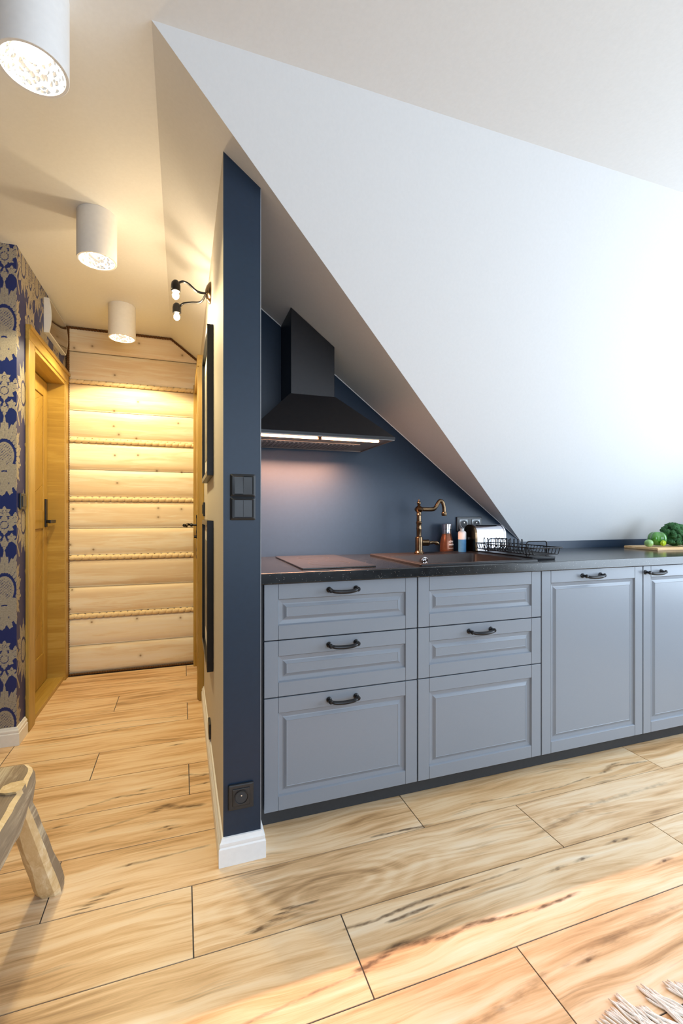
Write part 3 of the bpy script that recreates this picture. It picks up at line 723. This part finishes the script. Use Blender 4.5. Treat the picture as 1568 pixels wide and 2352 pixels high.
# ------------------------------------------------------------------ range hood
HZ = 1.447
hd = thing('range_hood', (.562, 2.209, HZ), 'black pyramid range hood with glowing strip light, on the niche back wall', 'range hood')
bm = BM(); hx0, hx1, hy0 = .252-.562, .872-.562, 1.812-2.209
top = (.452-.562, .654-.562, 1.992-2.209)
def rc(x0, x1, y0, z): return [(x0, y0, z), (x1, y0, z), (x1, 0, z), (x0, 0, z)]
rings_mesh(bm, [rc(hx0, hx1, hy0, .0), rc(hx0, hx1, hy0, .012), rc(hx0+.003, hx1-.003, hy0+.003, .014), rc(top[0]-.004, top[1]+.004, top[2]-.004, .210)], cap_end=True)
finish('canopy', bm, 'hood_black', hd)
bm = BM(); x0, x1, y0 = top
b = bmesh.new()
zt = lambda x: ZB(x+.562)-HZ
lo = [b.verts.new(p) for p in rc(x0, x1, y0, .204)]; hi = [b.verts.new((p[0], p[1], zt(p[0])-.002)) for p in rc(x0, x1, y0, 0)]
b.faces.new(lo[::-1]); b.faces.new(hi)
for i in range(4): j = (i+1) % 4; b.faces.new((lo[i], lo[j], hi[j], hi[i]))
bmesh.ops.recalc_face_normals(b, faces=b.faces); bmesh.ops.bevel(b, geom=b.edges[:], offset=.0012, segments=1, affect='EDGES'); merge(bm, b)
finish('chimney', bm, 'hood_black', hd)
bm = BM()
# underside tray: rim, sunken light channel in front, filter behind
quad(bm, [(hx0+.004, hy0+.004, .0005), (hx1-.004, hy0+.004, .0005), (hx1-.004, -.004, .0005), (hx0+.004, -.004, .0005)])
box(bm, hx0+.002, hx1-.002, hy0+.002, hy0+.010, -.003, .001); box(bm, hx0+.002, hx1-.002, -.012, -.002, -.003, .001); box(bm, hx0+.002, hx0+.01, hy0+.01, -.012, -.003, .001); box(bm, hx1-.01, hx1-.002, hy0+.01, -.012, -.003, .001)
finish('underside', bm, 'hood_under', hd)
bm = BM(); box(bm, hx0+.05, hx1-.10, hy0+.16, -.04, -.0045, .0, .001)
for i in range(22): box(bm, hx0+.07+i*.020, hx0+.078+i*.020, hy0+.18, -.06, -.006, -.0045)
finish('grease_filter', bm, 'hood_under', hd)
bm = BM(); box(bm, hx0+.045, -.025, hy0+.050, hy0+.064, -.005, .0); box(bm, -.005, hx1-.055, hy0+.050, hy0+.064, -.005, .0); finish('light_strip', bm, 'led', hd)
bm = BM(); box(bm, -.022, -.008, hy0+.048, hy0+.066, -.009, .0, .001); finish('light_switch', bm, 'bronze', hd)
area('hood_light', (.562, 1.869, HZ-.0058), (17, 0, 0), .50, .016, 34.0, (1, .50, .31), 130)

# ------------------------------------------------------------------ items on the worktop
ZW = .9202
bt = thing('soap_bottle', (1.348, 2.165, ZW), 'copper brown bottle with silver cap and white lettering, right of the faucet', 'bottle')
bm = BM(); lathe(bm, [(0, 0), (.033, 0), (.036, .005), (.0365, .02), (.035, .05), (.031, .075), (.0255, .094), (.0245, .100), (0, .100)], 28); finish('body', bm, 'copper', bt, smooth=True)
bm = BM(); lathe(bm, [(.0248, .100), (.0255, .103), (.0235, .125), (.0262, .127), (.0262, .152), (.023, .155), (0, .155)], 28); finish('cap', bm, 'steel_bright', bt, smooth=True)
bm = BM()
def letter_strokes(bm, z, hgt, n, span, seedv):
    r_ = random.Random(seedv); a0 = R(-78); 
    for i in range(n):
        a = a0-span/2+span*(i+.5)/n; w2 = span/n*.36
        def pt(aa, zz, off=.0006):
            rr = .0367 if zz < .03 else .0355 if zz < .055 else .0335
            return (math.cos(aa)*(rr+off), math.sin(aa)*(rr+off), zz)
        segs = r_.sample([((-1, 0), (-1, 1)), ((1, 0), (1, 1)), ((-1, 1), (1, 1)), ((-1, 0), (1, 0)), ((-1, .5), (1, .5))], 3)
        for (xa, za), (xb, zb) in segs:
            tube(bm, [pt(a+xa*w2, z+za*hgt), pt(a+xb*w2, z+zb*hgt)], .0012, 4)
letter_strokes(bm, .055, .009, 5, 1.0, 3); letter_strokes(bm, .040, .007, 6, 1.0, 5)
tube(bm, [(math.cos(R(-78)+k*.1)*.0368, math.sin(R(-78)+k*.1)*.0368, .024) for k in range(-5, 6)], .0008, 4)
finish('lettering', bm, 'white_plastic', bt)
sb = thing('dish_soap', (1.405, 2.105, ZW), 'small blue bottle with white upper band between the brown bottle and the toaster', 'bottle')
bm = BM(); lathe(bm, [(0, 0), (.020, 0), (.021, .003), (.021, .072), (0, .072)], 20); finish('body', bm, 'blue_liquid', sb, smooth=True)
bm = BM(); lathe(bm, [(.0212, .072), (.0214, .108), (.018, .114), (.010, .118), (.010, .130), (0, .130)], 20); finish('collar', bm, 'white_plastic', sb, smooth=True)
# toaster
ts = thing('toaster', (1.545, 2.105, ZW), 'rounded polished steel toaster behind the black dish rack', 'toaster')
prof = []
D2, HT = .052, .148
for i in range(13):
    a = PI*i/12; prof.append((D2*math.cos(a)*(-1), HT-.05+.05*math.sin(a)))
prof = [(-D2-.003, .006)] + prof + [(D2+.003, .006)]
bm = BM(); prism(bm, prof, 0, -.082, .088); finish('shell', bm, 'steel_bright', ts, smooth=True, auto=50)
bm = BM(); pr2 = [(y*1.06, z*1.02) for y, z in prof]
prism(bm, pr2, 0, -.098, -.082, bev=.002); finish('end_cap', bm, 'bronze', ts, smooth=True, auto=50)
bm = BM(); prism(bm, pr2, 0, .088, .098, bev=.002); finish('end_cap', bm, 'steel_bright', ts, smooth=True, auto=50)
bm = BM(); box(bm, -.06, .07, -.022, -.008, HT-.001, HT+.0008); box(bm, -.06, .07, .008, .022, HT-.001, HT+.0008); finish('slot', bm, 'black', ts)
for sx in (-.07, .07):
    for sy in (-.035, .035): bm = BM(); lathe(bm, [(0, 0), (.008, 0), (.008, .008), (0, .008)], 10, (sx, sy, 0)); finish('foot', bm, 'black_plastic', ts)
bm = BM(); box(bm, -.112, -.098, -.012, .012, .07, .085, .003); finish('lever', bm, 'black_plastic', ts)

# drainer tray and dish rack
tr = BM(); rings_mesh(tr, [rrect(1.466, 1.603, 1.657, 2.035, .018, .9202), rrect(1.464, 1.605, 1.655, 2.037, .018, .923), rrect(1.464, 1.605, 1.655, 2.037, .018, .9335), rrect(1.467, 1.602, 1.658, 2.034, .016, .9352), rrect(1.474, 1.595, 1.665, 2.027, .012, .9350), rrect(1.478, 1.591, 1.669, 2.023, .012, .9310)], True, True)
tag(finish('drainer_tray', tr, 'sink', smooth=True, auto=40), 'flat dark drip tray under the wire dish rack, right of the sink', 'tray')
rk = thing('dish_rack', (1.505, 1.82, .9315), 'black wire dish rack standing on the dark drip tray beside the sink', 'dish rack')
X0, X1, Y0, Y1 = 1.428-1.505, 1.588-1.505, 1.600-1.82, 2.028-1.82
bm = BM(); zr = .046; w_ = .0021
tube(bm, rrect(X0, X1, Y0, Y1, .012, zr, 4), .0026, 6, closed=True); tube(bm, rrect(X0+.014, X1-.012, Y0+.02, Y1-.01, .01, .016, 4), .0022, 6, closed=True)
n = 21
for i in range(n):
    y = Y0+.02+(Y1-Y0-.035)*i/(n-1)
    tube(bm, [(X0, y, zr), (X0+.010, y, .020), (X0+.016, y, .016), (X1-.014, y, .016), (X1-.010, y, .020), (X1, y, zr)], .0019, 5)
finish('basket', bm, 'black', rk, smooth=True)
def arch(bm, x0, x1, y, z0, z1, r=.0021):
    q = min((x1-x0)/2, .012); pts = [(x0, y, z0), (x0, y, z1-q)]
    for i in range(1, 6): a = PI-PI/2*i/5; pts.append((x0+q+q*math.cos(a), y, z1-q+q*math.sin(a)))
    for i in range(0, 6): a = PI/2-PI/2*i/5; pts.append((x1-q+q*math.cos(a), y, z1-q+q*math.sin(a)))
    pts.append((x1, y, z0)); tube(bm, pts, r, 6)
for row, (xa, ya, yb, nn) in enumerate(((-.045, -.02, .17, 8), (.020, -.03, .16, 8))):
    bm = BM()
    for i in range(nn):
        y = ya+(yb-ya)*i/(nn-1)
        p = []
        for k in range(9): a = PI*k/8; p.append((xa, y-.006+.0*a+ -.0045*math.cos(a)*1.0+.006, .064+.010*math.sin(a)))
        tube(bm, [(xa, y-.0045, .016)]+p+[(xa, y+.0045, .016)], .0020, 5)
    tube(bm, [(xa, ya-.01, .0175), (xa, yb+.01, .0175)], .0018, 6)
    finish('plate_prongs', bm, 'black', rk, smooth=True)
bm = BM(); arch(bm, -.030, .083, 1.70-1.82, .0045, .0695, .0028); finish('handle', bm, 'black', rk, smooth=True)
bm = BM(); arch(bm, -.030, .083, 1.975-1.82, .0045, .0695, .0028); finish('handle', bm, 'black', rk, smooth=True)
for (x, y) in ((X0+.032, Y0+.085), (X1-.02, Y0+.085), (X0+.045, Y1-.03), (X1-.02, Y1-.03)):
    bm = BM(); tube(bm, [(x-.004, y, zr), (x-.002, y, .010), (x+.004, y, .003), (x+.012, y, .003), (x+.016, y, .012), (x+.017, y, zr*.8)], .0022, 6)
    finish('foot', bm, 'black', rk, smooth=True)

# cutting board and vegetables
bm = BM(); prism(bm, [(2.53, 1.872), (3.02, 1.86), (3.05, 2.09), (2.55, 2.10)], 2, ZW, ZW+.015, bev=.003)
tag(finish('cutting_board', bm, 'board'), 'pale wooden cutting board at the right end of the worktop', 'cutting board')
ZV = ZW+.0152
def blob(bm, c, r, lob=0, amp=0, top=0, seg=20, rg=14, sc=(1, 1, 1), nz=0, mi=0, seed=0):
    b = bmesh.new(); bmesh.ops.create_uvsphere(b, u_segments=seg, v_segments=rg, radius=1)
    for v in b.verts:
        a = math.atan2(v.co.y, v.co.x); h = math.hypot(v.co.x, v.co.y)
        f = 1+amp*math.cos(lob*a)*min(1, h*1.4)
        z = v.co.z-top*math.exp(-(h/.35)**2)*(1 if v.co.z > 0 else -.6)
        q = Vector((v.co.x*f, v.co.y*f, z))
        if nz: q *= 1+nz*mnoise.noise(q*3+Vector((seed, 0, 0)))
        v.co = Vector((q.x*r*sc[0], q.y*r*sc[1], q.z*r*sc[2]))+Vector(c)
    merge(bm, b, mi)
pp = thing('green_pepper', (2.665, 1.975, ZV), 'shiny green bell pepper on the cutting board, left of the broccoli', 'bell pepper', rz=.3)
bm = BM(); blob(bm, (0, 0, .047), .045, 4, .13, .24, 36, 24, (1.0, 1.0, 1.03)); finish('flesh', bm, 'pepper', pp, smooth=True, auto=0)
bm = BM(); blob(bm, (-.014, -.036, .022), .021, 5, .16, 0, 20, 12, (1.15, .55, .85)); finish('stem', bm, 'pepper_stem', pp, smooth=True, auto=0)
cu = thing('small_green_tomato', (2.575, 1.958, ZV), 'small pale green fruit lying left of the green pepper', 'vegetable')
bm = BM(); blob(bm, (0, 0, .0225), .0225, 5, .05, .12, 20, 14, (1.05, 1, 1)); finish('flesh', bm, 'tomato_green', cu, smooth=True, auto=0)
bc = thing('broccoli', (2.80, 1.975, ZV), 'dark green broccoli head on the board at the right picture edge', 'broccoli')
bm = BM(); r_ = random.Random(4)
for i in range(120):
    a = r_.uniform(0, 2*PI); e = math.acos(r_.uniform(-.15, 1)); rr = .062
    c_ = (rr*math.sin(e)*math.cos(a), rr*.9*math.sin(e)*math.sin(a), .062+.062*math.cos(e))
    blob(bm, c_, r_.uniform(.012, .018), 0, 0, 0, 10, 7, nz=.6, seed=i*3.1)
blob(bm, (0, 0, .058), .056, 0, 0, 0, 16, 12)
for i in range(26):
    a = r_.uniform(PI*.7, 2*PI); blob(bm, (.058*math.cos(a), .058*math.sin(a), r_.uniform(.020, .03)), r_.uniform(.010, .014), 0, 0, 0, 10, 7, nz=.6, seed=i)
finish('florets', bm, 'broccoli', bc, smooth=True, auto=0)
bm = BM(); tube(bm, [(0.01, .0, .015), (.06, .03, .016), (.085, .04, .017)], [.02, .017, .018], 12); finish('stalk', bm, 'broccoli_stem', bc, smooth=True)

# ------------------------------------------------------------------ electrical fittings
def socket(name, loc, n, label, rz=0, wide=.081, mat='black_plastic', pale=None):
    s = thing(name, loc, label, 'socket', rz=rz); W = wide*n
    bm = BM(); box(bm, -W/2, W/2, -.009, 0, -.0405, .0405, .004); finish('cover_plate', bm, mat, s)
    for i in range(n):
        cx = -W/2+wide*(i+.5); bm = BM(); rot = Matrix.Rotation(R(90), 3, 'X')
        box(bm, cx-.0275, cx+.0275, -.0115, -.009, -.0275, .0275, .002)
        finish('insert', bm, pale or mat, s)
        bm = BM(); lathe(bm, [(.0215, .0115), (.0225, .0145), (.0205, .0142), (.0195, .0118), (0, .0118)], 28, (cx, 0, 0), rot=rot); o = finish('recess', bm, pale or mat, s, smooth=True)
        bm = BM(); lathe(bm, [(0, .0124), (.0185, .0124), (.0190, .0118)], 28, (cx, 0, 0), rot=rot); finish('well', bm, 'carcass', s)
        bm = BM(); tube(bm, [(cx, -.012, .008), (cx, -.0175, .008)], .0024, 8); finish('pin', bm, 'chrome', s)
    return s
M['socket_grey'] = plain('grey_socket_plastic', (.17, .18, .19, 1), .25, metal=.4)
socket('wall_socket', (1.5175, YB-.0003, 1.071), 2, 'double socket with dark frame on the navy wall behind the toaster', pale='socket_grey')
socket('wall_socket', (.1795, YP-.0003, .212), 1, 'single black socket low on the front of the navy pillar')
s = thing('light_switch', (.1855, YP-.0003, 1.179), 'tall black double switch plate on the navy pillar', 'light switch')
bm = BM()
for z0 in (-.0745, .0005):
    loops = [rrect(-.0405, .0405, z0, z0+.074, .004, 0), rrect(-.0405, .0405, z0, z0+.074, .004, .004), rrect(-.034, .034, z0+.0065, z0+.0675, .004, .010), rrect(-.0285, .0285, z0+.0095, z0+.0645, .002, .0085)]
    rings_mesh(bm, [[(x, -d, z) for x, z, d in l] for l in loops])
finish('frame', bm, 'black_plastic', s)
for (x0, x1, z0, z1, tilt) in ((-.027, -.0005, .011, .064, -.002), (.0005, .027, .011, .064, .003), (-.027, -.0005, -.064, -.011, .001), (.0005, .027, -.064, -.011, .001)):
    bm = BM(); prism(bm, [(-.008, z0), (-.0125+tilt, z0), (-.0115-tilt, z1), (-.008, z1)], 0, x0, x1, bev=.0006); finish('rocker', bm, 'black_plastic', s)
def side_switch(loc, label, face):
    s = thing('light_switch', loc, label, 'light switch', rz=face)
    bm = BM(); box(bm, -.0405, .0405, -.011, 0, -.0405, .0405, .004); finish('frame', bm, 'black_plastic', s)
    bm = BM(); box(bm, -.027, .027, -.015, -.011, -.027, .027, .002); finish('rocker', bm, 'black_plastic', s)
side_switch((XL+.0003, 2.715, 1.19), 'small black switch on the damask wallpaper beside the left door', R(90))
side_switch((XP0-.0003, 2.80, 1.155), 'small black switch seen edge-on between the two framed pictures', R(-90))
s = thing('wall_socket', (XP0-.0003, 2.22, .132), 'small black socket just above the baseboard on the corridor side', 'socket', rz=R(-90))
bm = BM(); box(bm, -.04, .04, -.010, 0, -.035, .035, .003); finish('cover_plate', bm, 'black_plastic', s)

# ------------------------------------------------------------------ framed pictures on the corridor side of the partition
def picture(zc, label):
    p = thing('picture_frame', (XP0-.0005, 2.265, zc), label, 'picture', 'black framed pictures in the corridor', rz=R(-90))
    W, H, f = .52, .635, .022
    bm = BM()
    for (x0, x1, z0, z1) in ((-W/2, -W/2+f, -H/2, H/2), (W/2-f, W/2, -H/2, H/2), (-W/2+f, W/2-f, -H/2, -H/2+f), (-W/2+f, W/2-f, H/2-f, H/2)): box(bm, x0, x1, -.026, 0, z0, z1, .0012)
    finish('frame', bm, 'black', p)
    bm = BM(); box(bm, -W/2+f, W/2-f, -.012, -.002, -H/2+f, H/2-f); finish('mat', bm, 'mat_white', p)
    bm = BM(); box(bm, -W/2+.09, W/2-.09, -.0135, -.012, -H/2+.10, H/2-.10); m_ = plain('grey_print', srgb(120, 118, 112), .6, var=.6, bscale=9); finish('print', bm, m_, p)
picture(1.605, 'upper of two black framed pictures on the corridor side of the partition')
picture(.780, 'lower of two black framed pictures on the corridor side of the partition')

# ------------------------------------------------------------------ wall fixture above the left door
vf = thing('wall_fixture', (XL, 3.32, 2.294), 'white box with bowed glossy front high on the wall above the left door', 'vent cover')
n = 10; prof = [(0, -.102), (.026, -.102)]+[(.026+.013*math.sin(PI*i/n), -.102+.204*i/n) for i in range(1, n)]+[(.026, .102), (0, .102)]
bm = BM(); prism(bm, [(x, z) for x, z in prof], 1, -.207, .207, bev=.0)
finish('housing', bm, 'white_plastic', vf, smooth=True, auto=30)
bm = BM(); bow = [(.0275+.013*math.sin(PI*i/n), -.096+.192*i/n) for i in range(n+1)]
b = bmesh.new(); A = [b.verts.new((x, -.197, z)) for x, z in bow]; B = [b.verts.new((x, .197, z)) for x, z in bow]
for i in range(n): b.faces.new((A[i], A[i+1], B[i+1], B[i]))
merge(bm, b); m_ = plain('smoked_gloss_panel', (.30, .26, .20, 1), .08, metal=.85, var=.02); finish('front_panel', bm, m_, vf, smooth=True, auto=0)

# ------------------------------------------------------------------ ceiling downlights
def downlight(x, y, label):
    L = thing('downlight', (x, y, ZC), label, 'ceiling light', 'white cylinder downlights on the corridor ceiling')
    r_, h = .0795, .203
    bm = BM(); lathe(bm, [(r_-.012, 0), (r_-.001, 0), (r_, -.001), (r_, -h+.001), (r_-.001, -h), (r_-.008, -h), (r_-.009, -h+.004)], 48); finish('housing', bm, 'lamp_white', L, smooth=True)
    bm = BM(); lathe(bm, [(r_-.009, -h+.004), (r_-.016, -h+.022), (.042, -h+.052), (.036, -h+.056)], 40); finish('reflector', bm, 'reflector', L, smooth=True)
    bm = BM(); lathe(bm, [(0, -h+.040), (.030, -h+.042), (.040, -h+.052)], 32); finish('lamp', bm, 'lamp_glow', L, smooth=True)
    d = bpy.data.lights.new('downlight_beam', 'SPOT'); d.energy = 8.5 if y < 2 else 23; d.color = (.96, .80, .44); d.spot_size = R(140); d.spot_blend = .12; d.shadow_soft_size = .045
    o = bpy.data.objects.new('downlight_beam', d); C.objects.link(o); o.location = (x, y, ZC-h-.004)
    return L
downlight(-.354, 1.345, 'nearest white cylinder downlight, cut by the top left picture corner')
downlight(-.355, 2.268, 'middle of the three white cylinder downlights in the corridor')
downlight(-.360, 3.205, 'furthest white cylinder downlight, in front of the pine log wall')

# ------------------------------------------------------------------ curved-arm wall lamp with two bare bulbs
wl = thing('wall_lamp', (XP0, 2.20, 2.142), 'dark bronze wall lamp with curved arm and two glowing bulbs above the pictures', 'wall lamp')
rotm = Matrix.Rotation(R(-90), 3, 'Y')
bm = BM(); lathe(bm, [(0, .026), (.012, .025), (.030, .019), (.043, .010), (.048, .004), (.048, 0)], 28, rot=rotm); finish('wall_plate', bm, 'bronze', wl, smooth=True)
bm = BM()
tube(bm, bez([(-.02, 0, -.004), (-.050, 0, -.004), (-.072, .0, .006), (-.096, 0, .026), (-.120, 0, .034), (-.138, 0, .024), (-.142, .0, .008)], 6), .0052, 10)
tube(bm, bez([(-.02, 0, -.004), (-.04, .08, -.01), (-.08, .17, .02), (-.12, .22, .030), (-.142, .24, .012)], 6), .0052, 10)
finish('arm', bm, 'black', wl, smooth=True)
for dy, dx, dz in ((0, -.152, .0), (.24, -.150, .002)):
    bm = BM(); lathe(bm, [(0, .034), (.010, .033), (.018, .024), (.0205, .010), (.0205, -.014), (.018, -.016), (0, -.016)], 20, (dx, dy, dz)); finish('bulb_holder', bm, 'black', wl, smooth=True)
    bm = BM(); lathe(bm, [(0, -.016), (.010, -.020), (.015, -.032), (.013, -.043), (.006, -.050), (0, -.052)], 16, (dx, dy, dz)); finish('bulb', bm, 'bulb', wl, smooth=True)
    d = bpy.data.lights.new('bulb_light', 'POINT'); d.energy = 2.2; d.color = (1, .78, .50); d.shadow_soft_size = .018
    o = bpy.data.objects.new('bulb_light', d); C.objects.link(o); o.location = (XP0+dx, 2.20+dy, 2.142+dz-.075)

# ------------------------------------------------------------------ rustic stool
st = thing('rustic_stool', (-.56, 1.30, 0), 'rustic stool of weathered slab wood with splayed legs, cut by the left picture edge', 'stool')
def knobbly(bm, rings, mi=0, rough=.0, seed=0, capmi=None):
    VS = [[bm.verts.new(p) for p in l] for l in rings]; n = len(VS[0])
    for A, B in zip(VS, VS[1:]):
        for k in range(n): j = (k+1) % n; bm.faces.new((A[k], A[j], B[j], B[k])).material_index = mi
    bm.faces.new(VS[0][::-1]).material_index = capmi if capmi is not None else mi
    bm.faces.new(VS[-1]).material_index = capmi if capmi is not None else mi
# slab seat, live edges
bm = BM(); out = []
base_poly = [(-.378, 1.10), (-.376, 1.30), (-.380, 1.40), (-.385, 1.455), (-.402, 1.492), (-.43, 1.503), (-.60, 1.510), (-.74, 1.50), (-.755, 1.46), (-.75, 1.15), (-.74, 1.04), (-.60, 1.02), (-.42, 1.03), (-.385, 1.05)]
P = bez([(x, y, 0) for x, y in base_poly]+[(base_poly[0][0], base_poly[0][1], 0)], 6)[:-1]
lv = []
for z, s_ in ((.340, -.008), (.346, .002), (.385, .010), (.412, .006), (.424, .0), (.430, -.012)):
    ring = []
    for i, p in enumerate(P):
        d = Vector((p.x+.56, p.y-1.27, 0)).normalized(); w1 = mnoise.noise(Vector((p.x*18, p.y*18, z*30)))*.005
        ring.append((p.x+.56+d.x*(s_+w1), p.y-1.30+d.y*(s_+w1), z+mnoise.noise(Vector((p.x*9, p.y*9, 3)))*.002))
    lv.append(ring)
knobbly(bm, lv, 0); bm.faces.ensure_lookup_table()
for i in range(4*len(P), 5*len(P)): bm.faces[i].material_index = 1
finish('seat', bm, ['stool_gray', 'stool_pale'], st, smooth=True, auto=28)
def leg(top, foot, sz, seed):
    bm = BM(); T_, F_ = Vector(top), Vector(foot); rings = []; n = 14
    shp = [(1, -.75), (1.02, .35), (.55, 1.0), (-.45, .95), (-1.0, .5), (-.95, -.55), (-.4, -1.0), (.55, -1.02)]
    for i in range(n+1):
        u = i/n; c = F_.lerp(T_, u); s_ = sz*(1.0-.42*max(0, (u-.1)))*(1.0 if i else .86)
        if u > .86: s_ = sz*.66
        ring = []
        for k, (a, b_) in enumerate(shp):
            nz = 1+.14*mnoise.noise(Vector((k*1.7+seed, u*5, 0)))
            ring.append((c.x+a*s_*nz, c.y+b_*s_*nz, max(.0006, c.z) if i else .0006))
        rings.append(ring)
    knobbly(bm, rings, 0)
    bm.faces.ensure_lookup_table()
    for i, f in enumerate(bm.faces):
        if i < n*8 and i % 8 in (0, 1): f.material_index = 1
    return finish('leg', bm, ['stool_pale', 'stool_gray'], st, smooth=True, auto=22)
leg((-.402+.56, 1.362-1.30, .438), (-.372+.56, 1.588-1.30, 0), .038, 1)
leg((-.71+.56, 1.43-1.30, .438), (-.78+.56, 1.60-1.30, 0), .034, 5)
leg((-.415+.56, 1.12-1.30, .438), (-.375+.56, .94-1.30, 0), .034, 9)
leg((-.70+.56, 1.12-1.30, .438), (-.78+.56, .94-1.30, 0), .034, 13)

# ------------------------------------------------------------------ fringed rug
rg = thing('rug', (1.6, -.05, .001), 'cream fringed rug at the lower right corner of the floor', 'rug')
bm = BM(); box(bm, -.70, 1.0, -1.1, .725, .0, .007, .003); m_ = plain('woven_cream_wool', srgb(226, 214, 196), .95, bump=.8, bscale=300, var=.12); finish('woven_field', bm, m_, rg)
r_ = random.Random(11); first = None
x = -.695
k = 0
while x < .98:
    L_ = r_.uniform(.085, .125); lean = r_.uniform(-.055, .0); bm = BM()
    for s_ in range(5):
        ox = (s_-2)*.0022; tipx = lean+(s_-2)*r_.uniform(.002, .007); wv = r_.uniform(-.008, .008)
        pts = bez([(ox*.4, 0, .004), (ox+wv*.6, L_*.3, .006+.002*(s_ % 2)), (ox+tipx*.6-wv, L_*.65, .004+.002*(s_ % 3)), (ox+tipx, L_*r_.uniform(.92, 1.05), .003)], 4)
        tube(bm, pts, [.0022]*(len(pts)-3)+[.0024, .0026, .0012], 6)
    blob(bm, (0, .006, .005), .0045, 0, 0, 0, 8, 6)
    finish('tassel', bm, 'cotton', rg, smooth=True, auto=0, loc=(x, .728, 0)); x += r_.uniform(.017, .026); k += 1
